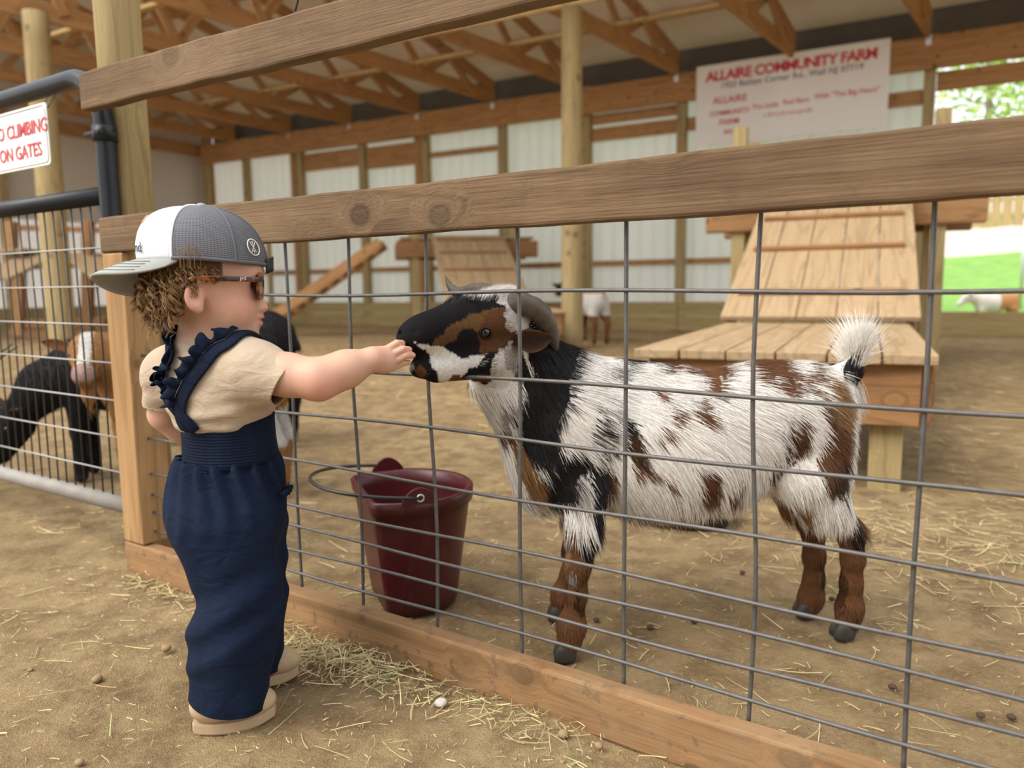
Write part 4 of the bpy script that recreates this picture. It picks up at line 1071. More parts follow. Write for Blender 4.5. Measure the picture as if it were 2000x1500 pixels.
def denim(name, k=1.0, hor=False):
    m, nt, b = newmat(name); tc = N(nt, 'ShaderNodeTexCoord').outputs['Object']
    f = noise(nt, tc, 900.0, 2); f2 = noise(nt, mapping(nt, tc, (22, 22, 6)), 1.0, 4, 0.6); f3 = noise(nt, mapping(nt, tc, (14, 14, 22)), 1.0, 3, 0.5, 1.0)
    c = mix(nt, f, (0.006*k, 0.013*k, 0.042*k), (0.016*k, 0.036*k, 0.098*k)); c = mix(nt, ramp(nt, f2, [(0.45, 0.0), (0.8, 0.55)]), c, (0.022*k, 0.055*k, 0.13*k))
    nt.links.new(c, b.inputs['Base Color']); b.inputs['Roughness'].default_value = 0.8; b.inputs['Specular IOR Level'].default_value = 0.15
    if hor:
        w = N(nt, 'ShaderNodeTexWave', Scale=62.0, Distortion=2.0); w.bands_direction = 'Z'; w.inputs['Detail Scale'].default_value = 3.0; nt.links.new(tc, w.inputs['Vector'])
        bump(nt, b, w.outputs['Fac'], 0.45, 0.002)
    else:
        hh = N(nt, 'ShaderNodeMath', _operation='MULTIPLY_ADD', i1=10.0); nt.links.new(f3, hh.inputs[0]); nt.links.new(f, hh.inputs[2]); bump(nt, b, hh.outputs[0], 0.4, 0.003)
    return m
M_DENIM = denim('dark_blue_denim', 0.42); M_DENIMW = denim('smocked_denim', 0.33, True); M_DENIMS = denim('denim_strap', 0.36)
M_BOOT = plain('tan_suede', (0.46, 0.335, 0.20), 0.85, 0, 70, 0.15, 0.2); M_SOLE = plain('tan_rubber_sole', (0.43, 0.31, 0.19), 0.8, 0, 50, 0.2); M_WELT = plain('boot_welt', (0.16, 0.13, 0.14), 0.7)
M_LACE = plain('pale_lace', (0.62, 0.55, 0.45), 0.8)
M_TORT, nt, b = newmat('tortoiseshell'); tc = N(nt, 'ShaderNodeTexCoord').outputs['Object']
c = mix(nt, ramp(nt, noise(nt, tc, 75.0, 3), [(0.48, 0.0), (0.60, 1.0)]), (0.035, 0.008, 0.006), (0.26, 0.085, 0.02)); nt.links.new(c, b.inputs['Base Color']); b.inputs['Roughness'].default_value = 0.12
M_LENS = plain('brown_lens', (0.07, 0.035, 0.018), 0.06, spec=0.8); M_WPRINT = plain('white_print', (0.85, 0.85, 0.85), 0.6)
M_LIP = plain('lip', (0.55, 0.20, 0.17), 0.45)
SKIN = np.array([0.60, 0.35, 0.25]); PINK = np.array([0.72, 0.33, 0.24])
kid = empty('person', (-0.49, 1.31, 0), 'toddler in trucker cap, beige tee and denim overalls reaching out to goat', 'person')
FF = nrm3((0.95, 0.31, -0.05)); RV = nrm3(np.cross(FF, ZZ)); UPH = nrm3(np.cross(RV, FF)); HC = at(401, 551, 1.315)
TF = nrm3((0.66, 0.75, 0)); TR = nrm3(np.cross(TF, ZZ))
def hd(f, r, u): return HC+FF*f+RV*r+UPH*u
def body_field():
    g = Fld()
    g.ell(hd(-0.002, 0, 0.024), (0.088, 0.074, 0.080), 0.02, x=FF, up=UPH)
    g.ell(hd(0.032, 0, -0.040), (0.052, 0.056, 0.052), 0.035, x=FF, up=UPH)       # lower face
    g.ell(hd(0.044, 0.026, -0.045), (0.031, 0.031, 0.031), 0.02, x=FF, up=UPH)    # cheeks
    g.ell(hd(0.044, -0.026, -0.045), (0.031, 0.031, 0.031), 0.02, x=FF, up=UPH)
    g.ell(hd(0.060, 0, -0.081), (0.022, 0.024, 0.016), 0.02, x=FF, up=UPH)        # chin
    g.ell(hd(0.074, 0, 0.018), (0.014, 0.048, 0.030), 0.03, x=FF, up=UPH)         # forehead
    g.cone(hd(0.080, 0, -0.014), hd(0.0935, 0, -0.040), 0.006, 0.0085, 0.010)     # nose
    g.ell(hd(0.087, 0.008, -0.043), (0.007, 0.006, 0.0055), 0.006, x=FF, up=UPH); g.ell(hd(0.087, -0.008, -0.043), (0.007, 0.006, 0.0055), 0.006, x=FF, up=UPH)
    g.ell(hd(0.0855, 0, -0.0560), (0.010, 0.016, 0.0060), 0.006, x=FF, up=UPH); g.ell(hd(0.0825, 0, -0.0670), (0.010, 0.014, 0.0060), 0.006, x=FF, up=UPH)   # lips
    g.ell(hd(0.095, 0, -0.0615), (0.011, 0.018, 0.0018), 0.003, x=FF, up=UPH, sub=True)
    g.ell(hd(0.084, 0.03, 0.0), (0.012, 0.016, 0.010), 0.015, x=FF, up=UPH, sub=True); g.ell(hd(0.084, -0.03, 0.0), (0.012, 0.016, 0.010), 0.015, x=FF, up=UPH, sub=True)
    for s in (1, -1):   # ears
        e = hd(-0.012, s*0.071, -0.024)
        g.ell(e+RV*s*0.003, (0.0165, 0.0065, 0.0245), 0.006, x=FF-RV*s*0.45, up=UPH+FF*-0.2)
        g.ell(e+RV*s*0.0115+FF*0.002+UPH*0.002, (0.0092, 0.0062, 0.0145), 0.005, x=FF-RV*s*0.4, up=UPH, sub=True)
        g.ell(e+UPH*-0.019+FF*0.005, (0.0085, 0.0055, 0.009), 0.005, x=FF, up=UPH)
    g.cone(at(398, 615, 1.322), at(402, 690, 1.33), 0.037, 0.041, 0.022)
    # trunk
    g.ell(at(428, 745, 1.33), (0.084, 0.064, 0.100), 0.05, x=TR); g.ell(at(440, 880, 1.335), (0.070, 0.062, 0.10), 0.05, x=TR); g.ell(at(443, 960, 1.34), (0.078, 0.070, 0.075), 0.05, x=TR)
    for (a, b_, c_) in ((at(450, 1000, 1.31), at(452, 1180, 1.275), at(440, 1370, 1.262)), (at(478, 1000, 1.395), at(490, 1170, 1.395), at(510, 1290, 1.40))):
        g.chain([a, b_, c_], [0.058, 0.046, 0.034], 0.03)
    # right arm
    sh, el, wr = at(505, 724, 1.265), at(622, 741, 1.242), at(727, 702, 1.277)
    g.chain([at(470, 712, 1.30), sh, (sh+el)/2, el], [0.042, 0.036, 0.0328, 0.0318], 0.02); g.chain([el, (el*0.5+wr*0.5), wr], [0.0318, 0.0285, 0.0195], 0.02)
    pa = at(750, 703, 1.291); hx = nrm3(at(790, 682, 1.315)-wr); hu = nrm3(at(740, 680, 1.29)-at(752, 728, 1.285)); 
    g.cone(wr, pa, 0.0195, 0.017, 0.010); g.ell(pa, (0.025, 0.0145, 0.0235), 0.010, x=hx, up=hu)
    for (kx, ky, mx, my, tx, ty, r, yy) in ((757, 682, 775, 671, 785, 671, 0.0069, 1.296), (764, 694, 787, 682, 799, 683, 0.0062, 1.293), (769, 707, 793, 694, 806, 694, 0.0060, 1.294), (766, 720, 786, 710, 797, 708, 0.0055, 1.298)):
        g.chain([at(kx, ky, yy), at(mx, my, yy+0.006), at(tx, ty, yy+0.018)], [r*1.06, r*1.0, r*0.94], 0.0016)
    g.chain([at(748, 692, 1.300), at(765, 684, 1.322), at(785, 680, 1.330)], [0.0105, 0.0088, 0.0075], 0.005)
    # left arm, hand resting at the waist in front
    sl, e2, w2 = at(338, 732, 1.405), at(325, 808, 1.435), at(385, 862, 1.475)
    g.chain([at(385, 715, 1.36), sl, (sl+e2)/2, e2], [0.040, 0.033, 0.0305, 0.029], 0.02); g.chain([e2, (e2+w2)/2, w2], [0.0295, 0.0265, 0.0195], 0.02)
    p2 = at(405, 868, 1.488); g.cone(w2, p2, 0.0195, 0.016, 0.012); g.ell(p2, (0.024, 0.014, 0.022), 0.012, x=(0.8, 0.5, 0))
    for k in range(4):
        b0 = at(415, 855+8*k, 1.493); g.chain([b0, b0+np.array([0.016, 0.008, -0.002]), b0+np.array([0.028, 0.006, -0.010])], [0.0075, 0.007, 0.0062], 0.004)
    g.chain([at(398, 856, 1.484), at(410, 845, 1.49), at(420, 842, 1.494)], [0.009, 0.008, 0.007], 0.004)
    return g
BF = body_field()
V, F = sdf_mesh(BF, (-0.75, 1.12, -0.02), (-0.13, 1.56, 0.95), 0.0026)
V = relax(V, F, 1, 0.35)
V, F = V, F
C = np.tile(SKIN, (len(V), 1)); 
def blush(c, r, col, a):
    w = a*np.exp(-np.sum((V-c)**2, 1)/r**2)[:, None]; C[:] = C*(1-w)+col*w
blush(hd(0.055, 0.045, -0.035), 0.024, PINK, 0.7); blush(hd(0.096, 0, -0.041), 0.012, PINK, 0.6); blush(at(630, 765, 1.22), 0.03, PINK, 0.55); blush(hd(-0.012, 0.078, -0.025), 0.024, PINK, 0.5)
blush(hd(0.090, 0.004, -0.0560), 0.0095, np.array([0.55, 0.19, 0.16]), 0.9); blush(hd(0.088, 0.004, -0.0670), 0.0095, np.array([0.55, 0.19, 0.16]), 0.9)
for q in ((784, 674), (797, 684), (803, 692)): blush(at(*q, 1.305), 0.010, PINK, 0.55)
hq = V-HC; bk_ = hq@FF; up_ = hq@UPH
scalp = (np.linalg.norm(hq, axis=1) < 0.13) & (((bk_ < -0.030) & (up_ > -0.045)) | ((bk_ < 0.03) & (up_ > 0.004)))
C[scalp] = np.array([0.10, 0.055, 0.022]); meshobj('body', V, F, M_SKIN, kid, True, cols=C)
# ---- tee shirt
def tee_field():
    g = Fld()
    g.ell(at(428, 742, 1.33), (0.098, 0.078, 0.088), 0.04, x=TR); g.ell(at(432, 790, 1.332), (0.099, 0.084, 0.062), 0.03, x=TR)
    g.cone(at(402, 682, 1.328), at(405, 702, 1.33), 0.048, 0.060, 0.03)
    sh, el = at(498, 724, 1.268), at(588, 757, 1.243)
    g.chain([at(460, 712, 1.30), sh, el], [0.054, 0.046, 0.040], 0.03)
    g2 = Fld(); g2.chain([at(380, 712, 1.365), at(336, 730, 1.408), at(325, 805, 1.432)], [0.054, 0.046, 0.042], 0.03)
    g.p += [g2.p[0], g2.p[1]]
    g.plane(at(330, 790, 1.43), (-0.25, 0.1, -1.0), 0.003) if False else None
    return g
TEE = tee_field()
def tee_disp(P):
    w = np.clip((0.60-P[:, 2])/0.10, 0, 1)
    a = (P-at(505, 700, 1.268)); return 0.007*(fbm(P*np.array([24, 24, 34]), 2)-0.37)*(0.5+w)+0.0035*np.sin(P[:, 2]*190+fbm(P*14, 2)*9)*w
V, F = sdf_mesh(TEE, (-0.75, 1.12, 0.40), (-0.30, 1.56, 0.80), 0.0034, tee_disp)
V = relax(V, F, 1, 0.4)
# open the left sleeve end, the neck hole and the tucked hem
nk0 = at(400, 668, 1.324); keep = np.ones(len(V), bool)
keep &= ~((np.linalg.norm((V-nk0)[:, :2], axis=1) < 0.0445) & (V[:, 2] > nk0[2]-0.030))
fk = keep[F].all(1); F = F[fk]; idx = np.full(len(V), -1); us = np.unique(F); idx[us] = np.arange(len(us)); V = V[us]; F = idx[F]
TOR = Fld(); TOR.p = TEE.p[:2]
axd = nrm3(at(588, 757, 1.243)-at(498, 724, 1.268)); a0_ = at(498, 724, 1.268)
def slv(Q):
    q0 = Q-a0_; return (np.linalg.norm(q0-np.outer(q0@axd, axd), axis=1) < 0.062) & (q0@axd > 0.02) & (TOR.ev(Q) > 0.004)
V, F = bisect(V, F, [(at(555, 750, 1.243), nrm3(at(600, 780, 1.243)-at(546, 748, 1.25)), slv),
    (at(325, 795, 1.432), (-0.15, 0, -1), lambda Q: (Q[:, 0] < at(352, 790, 1.43)[0]) & (Q[:, 1] > 1.375) & (Q[:, 2] < 0.62)), ((0, 0, 0.455), (0, 0, -1), lambda Q: Q[:, 2] < 0.5)])
te = meshobj('tee_shirt', V, F, M_TEE, kid, True); te['label'] = 'oatmeal beige short-sleeved tee'
md = te.modifiers.new('cloth_thickness', 'SOLIDIFY'); md.thickness = 0.0022; md.offset = -1.0
# collar rib
ring = []
for a in np.linspace(0, 2*math.pi, 40, endpoint=False):
    ring.append(nk0+np.array([0.0425*math.cos(a), 0.0425*math.sin(a), -0.016+0.010*math.cos(a-2.2)]))
o = tube('collar', ring, 0.0052, M_TEE, te, 8, closed=True)
# sleeve seam
# ---- overalls
def pants_field():
    g = Fld()
    g.ell(at(447, 905, 1.335), (0.082, 0.074, 0.060), 0.03, x=TR)
    g.ell(at(443, 965, 1.34), (0.108, 0.092, 0.082), 0.05, x=TR); g.ell(at(437, 1010, 1.33), (0.102, 0.090, 0.075), 0.04, x=TR)
    g.chain([at(447, 1030, 1.305), at(466, 1175, 1.280), at(458, 1250, 1.268), at(443, 1420, 1.262)], [0.088, 0.066, 0.065, 0.068], 0.03)
    g.chain([at(478, 1030, 1.395), at(492, 1170, 1.395), at(500, 1360, 1.410)], [0.080, 0.058, 0.056], 0.03)
    return g
PF = pants_field()
HEM_R = at(440, 1374, 1.28); HEM_L = at(520, 1300, 1.41)
def pants_disp(P):
    g = np.clip((P[:, 2]-0.33)/0.10, 0, 1); th = np.arctan2(P[:, 1]-1.335, P[:, 0]+0.49)
    gather = 0.0055*g*np.sin(th*17+2.5*np.sin(P[:, 2]*30)+fbm(P*9, 2)*5)
    low = np.clip((0.36-P[:, 2])/0.2, 0, 1)
    d = P[:, 2]*1.0-0.55*(P[:, 0]+0.5)
    fold = 0.0085*np.exp(-((d-0.205+0.02*(fbm(P*8, 2)-0.4))/0.020)**2)-0.010*np.exp(-((d-0.250)/0.022)**2)+0.006*np.exp(-((d-0.145)/0.018)**2)
    return gather+0.014*(fbm(P*np.array([13, 13, 6])+3, 2)-0.37)+fold*low
V, F = sdf_mesh(PF, (-0.75, 1.10, -0.03), (-0.28, 1.56, 0.52), 0.0036, pants_disp)
V = relax(V, F, 1, 0.4)
nlA, nlB = at(458, 1250, 1.268), at(443, 1420, 1.262); flA, flB = at(492, 1170, 1.395), at(500, 1360, 1.41)
def axdist(Q, a, b_):
    d_ = nrm3(b_-a); q_ = Q-a; return np.linalg.norm(q_-np.outer(q_@d_, d_), axis=1)
isnear = lambda Q: axdist(Q, nlA, nlB) < axdist(Q, flA, flB)+0.006
V, F = bisect(V, F, [(at(440, 1362, 1.262), (-0.24, 0.0, -1), lambda Q: isnear(Q) & (Q[:, 2] < 0.2)), (at(530, 1302, 1.40), (-0.10, 0, -1), lambda Q: ~isnear(Q) & (Q[:, 2] < 0.2)), ((0, 0, 0.462), (0, 0, 1), lambda Q: Q[:, 2] > 0.4)])
pa_ = meshobj('overalls', V, F, M_DENIM, kid, True); pa_['label'] = 'dark blue wide-legged denim overalls'
md = pa_.modifiers.new('cloth_thickness', 'SOLIDIFY'); md.thickness = 0.0035; md.offset = -1.0
# waistband
WF = Fld(); WF.ell(at(447, 850, 1.334), (0.089, 0.080, 0.14), 0.03, x=TR)
G = []
WC = at(447, 845, 1.334)
for a in np.linspace(0, 2*math.pi, 90, endpoint=False):
    row = []
    for t in np.linspace(0, 1, 9):
        e = nrm3(TR*math.cos(a)+TF*math.sin(a)); z = at(447, 903, 1.334)[2]+t*0.075
        rr = 1/math.sqrt((math.cos(a)/0.082)**2+(math.sin(a)/0.074)**2)*(1.0-0.015*math.sin(t*math.pi)+0.05*(1-t)**2)
        row.append(np.array([WC[0], WC[1], z+0.022*(e@TF)*0.0+0.012*(e@nrm3((0.9, 0.1, 0)))])+e*rr*(1+0.006*math.sin(a*34)*(1-t)))
    G.append(row)
wbnd = sheet('waistband', np.array(G)[::-1], 0.003, M_DENIMW, pa_, closed_u=True)
# ---- straps with ruffles
def surf_path(px, n=48, off=0.003, pre=()):
    P = np.array(list(pre)+[TEE.cast(x_, y_) for x_, y_ in px]); P = smoothpath(P, n); return TEE.snap(P, off+0.003)
def strap(P, w, ruffle, sgn, hidden=None):
    nn = TEE.grad(P); T = np.gradient(P, axis=0); T /= np.linalg.norm(T, axis=1)[:, None]; B = np.cross(nn, T); B /= np.linalg.norm(B, axis=1)[:, None]
    G = np.stack([P+B*w*u+nn*(0.002-0.002*abs(u)*2) for u in np.linspace(-0.5, 0.5, 7)], 1)
    sheet('shoulder_strap', G, 0.003, M_DENIMS, pa_)
    if ruffle:
        i0, i1, amp = ruffle; m = 150; s = np.linspace(i0, i1, m)
        ip = lambda Q: np.stack([np.interp(s, np.arange(len(Q)), Q[:, k]) for k in range(3)], 1)
        p_, b_, n_, t_ = ip(P), ip(B), ip(nn), ip(T); ph = np.cumsum(0.42+0.22*np.sin(np.arange(m)*0.37)); G = []
        for u in np.linspace(0, 1, 6):
            G.append(p_+b_*sgn*(w*0.42+amp*u*(0.8+0.3*np.sin(ph*0.5)))[:, None]+n_*(0.003+0.010*u*np.sin(ph)+0.009*math.sin(u*2.2))[:, None]+t_*(0.004*u*np.cos(ph*1.3))[:, None])
        sheet('ruffle', np.stack(G, 1), 0.0012, M_DENIMS, pa_)
TCc = at(428, 742, 1.33)
PR = surf_path([(456, 668), (425, 686), (398, 714), (374, 748), (358, 782), (357, 812), (368, 838)], 58, pre=[TCc+TF*0.075+TR*0.045+ZZ*0.03, TCc+TF*0.045+TR*0.052+ZZ*0.072])
strap(PR, 0.026, (6, 46, 0.019), -1)
PLt = surf_path([(337, 694), (325, 715), (320, 742), (327, 768), (343, 792), (362, 815), (385, 838)], 54, pre=[TCc+TF*0.075-TR*0.045+ZZ*0.03, TCc+TF*0.045-TR*0.055+ZZ*0.068])
strap(PLt, 0.024, (8, 40, 0.018), 1)
PLt2 = surf_path([(352, 668), (332, 676), (320, 700)]) if False else None
# pocket frill on the front hip
pk = [PF.cast(x_, y_) for x_, y_ in ((556, 930), (553, 950), (548, 962), (540, 966))]
pk = [p for p in pk if p is not None]
if len(pk) >= 2:
    P = smoothpath(pk, 30); nn = PF.grad(P); T = np.gradient(P, axis=0); T /= np.linalg.norm(T, axis=1)[:, None]
    ph = np.arange(30)*0.9; out = np.cross(nn, T)
    G = [P+nn*(0.004+0.016*u)[None] if False else P+nn*(0.003+0.014*u)+out*(0.006*np.sin(ph)*u)[:, None] for u in np.linspace(0, 1, 5)]
    sheet('pocket_frill', np.stack(G, 1), 0.0012, M_DENIMS, pa_)
# hem stitch bands
# ---- boots
def boot(heel, toe, side):
    heel = np.asarray(heel, float); toe = np.asarray(toe, float); d = nrm3(toe-heel); s = np.cross(ZZ, d); L = np.linalg.norm(toe-heel)
    g = Fld(); P = lambda f, l, z: heel+d*f*L+s*l+ZZ*z
    g.ell(P(0.24, 0, 0.044), (0.036, 0.029, 0.030), 0.02, x=d); g.ell(P(0.72, 0, 0.034), (0.040, 0.031, 0.024), 0.02, x=d); g.ell(P(0.52, 0, 0.042), (0.045, 0.028, 0.026), 0.02, x=d)
    g.cone(P(0.34, 0, 0.05), P(0.38, 0, 0.085), 0.028, 0.028, 0.02); g.plane(P(0, 0, 0.017), (0, 0, -1), 0.004)
    c0 = heel+d*L*0.5; V, F = sdf_mesh(g, c0-np.array([0.12, 0.12, 0.05]), c0+np.array([0.12, 0.12, 0.16]), 0.003)
    bt = meshobj('boot', V, F, M_BOOT, kid, True); bt['label'] = 'tan suede lace-up toddler boot'
    out = []
    for a in np.linspace(0, 2*math.pi, 48, endpoint=False):
        f = 0.5-0.5*math.cos(a); wdt = 0.034*(math.sin(math.pi*min(1, 0.02+0.96*f))**0.45)*(0.9+0.12*f); out.append((f, wdt*(1 if math.sin(a) > 0 else -1)*abs(math.sin(a))**0.35 if 0.02 < f < 0.98 else 0.0))
    V = []; n = len(out)
    for z, sc in ((0.0, 0.97), (0.003, 1.0), (0.016, 1.0), (0.019, 0.985)):
        for f, w in out: V.append(P(0.5+(f-0.5)*1.02*sc, w*sc, z+(0.004*max(0, f-0.75)/0.25)))
    F = [tuple(range(n))[::-1], tuple(3*n+k for k in range(n))]
    for i in range(3):
        for k in range(n): F.append((i*n+k, i*n+(k+1) % n, (i+1)*n+(k+1) % n, (i+1)*n+k))
    meshobj('sole', V, F, M_SOLE, bt)
    tube('welt', [P(0.5+(f-0.5)*1.02, w*1.0, 0.0195+(0.004*max(0, f-0.75)/0.25)) for f, w in out], 0.0018, M_WELT, bt, 6, closed=True)
    for k in range(3):
        f = 0.47+0.07*k; tube('lace', smoothpath([P(f, -0.017, 0.062-0.004*k), P(f+0.02, 0, 0.0685-0.005*k), P(f, 0.017, 0.062-0.004*k)], 8), 0.0018, M_LACE, bt, 6)
boot((-0.556, 1.232, 0), (-0.426, 1.284, 0), 1)
boot((-0.552, 1.392, 0), (-0.424, 1.425, 0), -1)
# ================================================================== CAP
M_CAPW = plain('white_foam_front', (0.66, 0.68, 0.73), 0.8, 0, 300, 0.04, 0.1)
M_BRIM = plain('grey_brim_cloth', (0.30, 0.31, 0.29), 0.85, 0, 400, 0.08, 0.1)
M_MESH, nt, b = newmat('grey_cap_mesh')
uvn = N(nt, 'ShaderNodeAttribute', _attribute_name='col').outputs['Color']
sp = N(nt, 'ShaderNodeSeparateColor'); nt.links.new(uvn, sp.inputs[0])
def cell(sock, k):
    m1 = N(nt, 'ShaderNodeMath', _operation='MULTIPLY', i1=k); nt.links.new(sock, m1.inputs[0])
    m2 = N(nt, 'ShaderNodeMath', _operation='SINE'); nt.links.new(m1.outputs[0], m2.inputs[0]); return m2.outputs[0]
sa = cell(sp.outputs[0], 6.283*120); sb = cell(sp.outputs[1], 6.283*46)
hole = N(nt, 'ShaderNodeMath', _operation='MULTIPLY_ADD', i1=0.35); nt.links.new(sa, hole.inputs[0]); nt.links.new(sb, hole.inputs[2])
hf = ramp(nt, hole.outputs[0], [(0.35, 0.0), (0.75, 1.0)])
nt.links.new(mix(nt, hf, (0.145, 0.15, 0.17), (0.035, 0.033, 0.036)), b.inputs['Base Color']); b.inputs['Roughness'].default_value = 0.65
bump(nt, b, hf, -0.5, 0.002)
CAPC = at(392, 512, 1.300)+np.array([0.0, 0.012, 0.0])
CB = nrm3(-FF*np.array([1, 1, 0])+np.array([0, 0, 0.02])); CS = nrm3(np.cross(CB, ZZ)); CUp = nrm3(np.cross(CS, CB)); 
if CS@RV < 0: CS = -CS
def capP(a, t):
    """a: angle from brim direction (radians, + to viewer), t: 0 rim .. 1 top"""
    ca, sa_ = math.cos(a), math.sin(a)
    L = 0.102 if ca > 0 else 0.101; W = 0.086
    ph = t*math.pi/2
    r = math.cos(ph)**(0.62+0.16*max(0.0, -ca)) if t < 1 else 0.0
    h = 0.092*math.sin(ph)**(0.95)
    f = ca*L*r; f += 0.006*math.sin(ph*2)*(1 if ca > 0 else -1)*abs(ca)
    if ca < 0: h *= 1-0.10*abs(ca)*math.cos(ph); f *= 1-0.05*math.sin(ph*2)
    return CAPC+CB*f+CS*sa_*W*r+CUp*(h-0.006*(ca < 0)*abs(ca)*(1-t))
cap = empty('trucker_cap', CAPC, None); cap.parent = kid; cap.location = Vector(CAPC)-Vector(kid.location); cap['label'] = 'white and grey mesh trucker cap worn backwards'
def cap_patch(name, a0, a1, mat, m=40, k=22, th=0.0022, off=0.0):
    G = np.array([[capP(a, t) for t in np.linspace(0, 0.995, k)] for a in np.linspace(a0, a1, m)])
    C_ = np.array([[(a/6.283+0.5, t, 0) for t in np.linspace(0, 0.995, k)] for a in np.linspace(a0, a1, m)])
    return sheet(name, G, th, mat, cap, cols=C_)
AF = math.radians(66)
cap_patch('front_panel', -AF, AF, M_CAPW)
mids = math.radians(122)
for (a0, a1) in ((AF, mids), (mids, math.radians(180)), (-mids, -AF), (math.radians(-180), -mids)):
    cap_patch('mesh_panel', a0, a1, M_MESH, 26)
M_SEAM = plain('grey_seam_tape', (0.105, 0.11, 0.13), 0.8); M_WSEAM = plain('white_piping', (0.82, 0.83, 0.86), 0.8)
for a, mt in ((AF, M_WSEAM), (-AF, M_WSEAM), (mids, M_SEAM), (-mids, M_SEAM), (math.pi, M_SEAM)):
    tube('seam', [capP(a, t)+nrm3(capP(a, t)-CAPC)*0.0004 for t in np.linspace(0, 0.97, 26)], 0.0028 if mt is M_SEAM else 0.0022, mt, cap, 6)
tube('rim_band', [capP(a, 0.02)+nrm3(capP(a, 0)-CAPC)*0.0002 for a in np.linspace(AF, 2*math.pi-AF, 60)], 0.0034, M_SEAM, cap, 6)
btn = capP(0, 1.0)
V, F = tube_geo([btn-CUp*0.003, btn+CUp*0.002, btn+CUp*0.005, btn+CUp*0.0062], [0.0085, 0.0085, 0.006, 0.001], 14); meshobj('button', V, F, M_BRIM, cap, True)
# brim
G = []
for a in np.linspace(-math.radians(72), math.radians(72), 44):
    row = []
    base = capP(a, 0.0); f0 = (base-CAPC)@CB; l0 = (base-CAPC)@CS
    ext = 0.070*(max(0.0, math.cos(a*1.24)))**0.62
    for t in np.linspace(0, 1, 12):
        l = l0*(1+0.02*t); f = f0+ext*t
        z = 0.003+(ext/0.070)**0.6*t*(-0.048*(l/0.085)**2+0.030*(l/0.085))-0.30*ext*t-0.010*(ext/0.070)*t*t
        row.append(CAPC+CB*f+CS*l+CUp*z)
    G.append(row)
br = sheet('brim', np.array(G)[::-1], 0.004, M_BRIM, cap); G = np.array(G)
M_STITCH = plain('brim_thread', (0.19, 0.195, 0.18), 0.9)
for t in (3, 5, 7, 9):
    P = G[6:-6, t]+CUp*0.0006; tube('brim_stitch', P, 0.0006, M_STITCH, br, 5)
# strap tab at forehead
st0 = capP(math.pi, 0.0); tabp = [st0+CS*0.02-CB*0.001+CUp*0.0, st0+CS*0.008-CB*0.010+CUp*0.004, st0-CS*0.004-CB*0.012+CUp*0.006]
P = smoothpath(tabp, 10); sheet('snap_strap', np.stack([P+CUp*u for u in np.linspace(-0.012, 0.012, 4)], 1), 0.003, plain('black_strap', (0.01, 0.01, 0.012), 0.5), cap)
# round badge
ab = math.radians(144); cb_ = capP(ab, 0.20); tb = nrm3(capP(ab+0.02, 0.20)-capP(ab-0.02, 0.20)); ub = nrm3(capP(ab, 0.24)-capP(ab, 0.16)); nb_ = nrm3(np.cross(tb, ub)); nb_ = nb_ if nb_@(cb_-CAPC) > 0 else -nb_
bd = lambda x_, y_: cb_+nb_*0.0022+tb*x_+ub*y_
tube('badge', [bd(0.0135*math.cos(a), 0.0135*math.sin(a)) for a in np.linspace(0, 2*math.pi, 32, endpoint=False)], 0.0010, M_WPRINT, cap, 5, closed=True)
for (x0, y0, x1, y1) in ((-0.006, -0.0085, 0.006, 0.0085), (0.006, -0.0085, -0.006, 0.0085), (-0.003, 0.0095, 0.003, 0.0095), (0, 0.0095, 0, 0.005), (-0.003, -0.006, 0.003, -0.006), (0, -0.006, 0, -0.0105)):
    tube('badge_stroke', [bd(x0, y0), bd(x1, y1)], 0.0007, M_WPRINT, cap, 5)
# front print
af = math.radians(27); cf = capP(af, 0.13); tf_ = nrm3(capP(af+0.05, 0.13)-capP(af-0.05, 0.13)); uf = nrm3(capP(af, 0.2)-capP(af, 0.06)); nf = nrm3(np.cross(tf_, uf)); nf = nf if nf@(cf-CAPC) > 0 else -nf
M_INK = plain('charcoal_print', (0.04, 0.045, 0.06), 0.7); M_OR = plain('orange_print', (0.62, 0.36, 0.20), 0.7)
textobj('cap_lettering', 'nd.', 0.022, cf+nf*0.0022, tf_, nf, M_INK, cap, 0.0002, ext=0.0003)
tube('cap_arc_print', [capP(math.radians(4+14*math.cos(q)), 0.42+0.16*math.sin(q))+nrm3(capP(0.1, 0.4)-CAPC)*0.0008 for q in np.linspace(0.1, 1.4, 14)], 0.0014, M_OR, cap, 5)
# ================================================================== SUNGLASSES
sgl = empty('sunglasses', hd(0.08, 0, 0), None); sgl.parent = kid; sgl.location = Vector(hd(0.08, 0, 0))-Vector(kid.location); sgl['label'] = 'tortoiseshell sunglasses with brown lenses'
for s in (1, -1):
    c0 = hd(0.0885, s*0.030, -0.004); fw = nrm3(FF+RV*s*0.16); rt = nrm3(np.cross(fw, UPH))*1.0
    ringp = [c0+rt*0.0255*(abs(math.cos(a))**0.8*np.sign(math.cos(a)))+UPH*0.0215*(abs(math.sin(a))**0.8*np.sign(math.sin(a))) for a in np.linspace(0, 2*math.pi, 32, endpoint=False)]
    tube('rim', ringp, 0.0026, M_TORT, sgl, 8, closed=True)
    V = ringp+[p_+fw*0.0012 for p_ in ringp]; n = 32
    meshobj('lens', V, [tuple(range(n))[::-1], tuple(range(n, 2*n))]+[(k, (k+1) % n, n+(k+1) % n, n+k) for k in range(n)], M_LENS, sgl)
    h0 = hd(0.084, s*0.060, 0.007); h1 = hd(0.03, s*0.0765, 0.006); h2 = hd(-0.012, s*0.0785, 0.004); h3 = hd(-0.030, s*0.076, -0.010)
    P = smoothpath([hd(0.088, s*0.054, 0.008), h0, h1, h2, h3], 26); sheet('temple_arm', np.stack([P+UPH*u+RV*s*(0.0012) for u in np.linspace(-0.0042, 0.0042, 4)], 1), 0.0030, M_TORT, sgl)
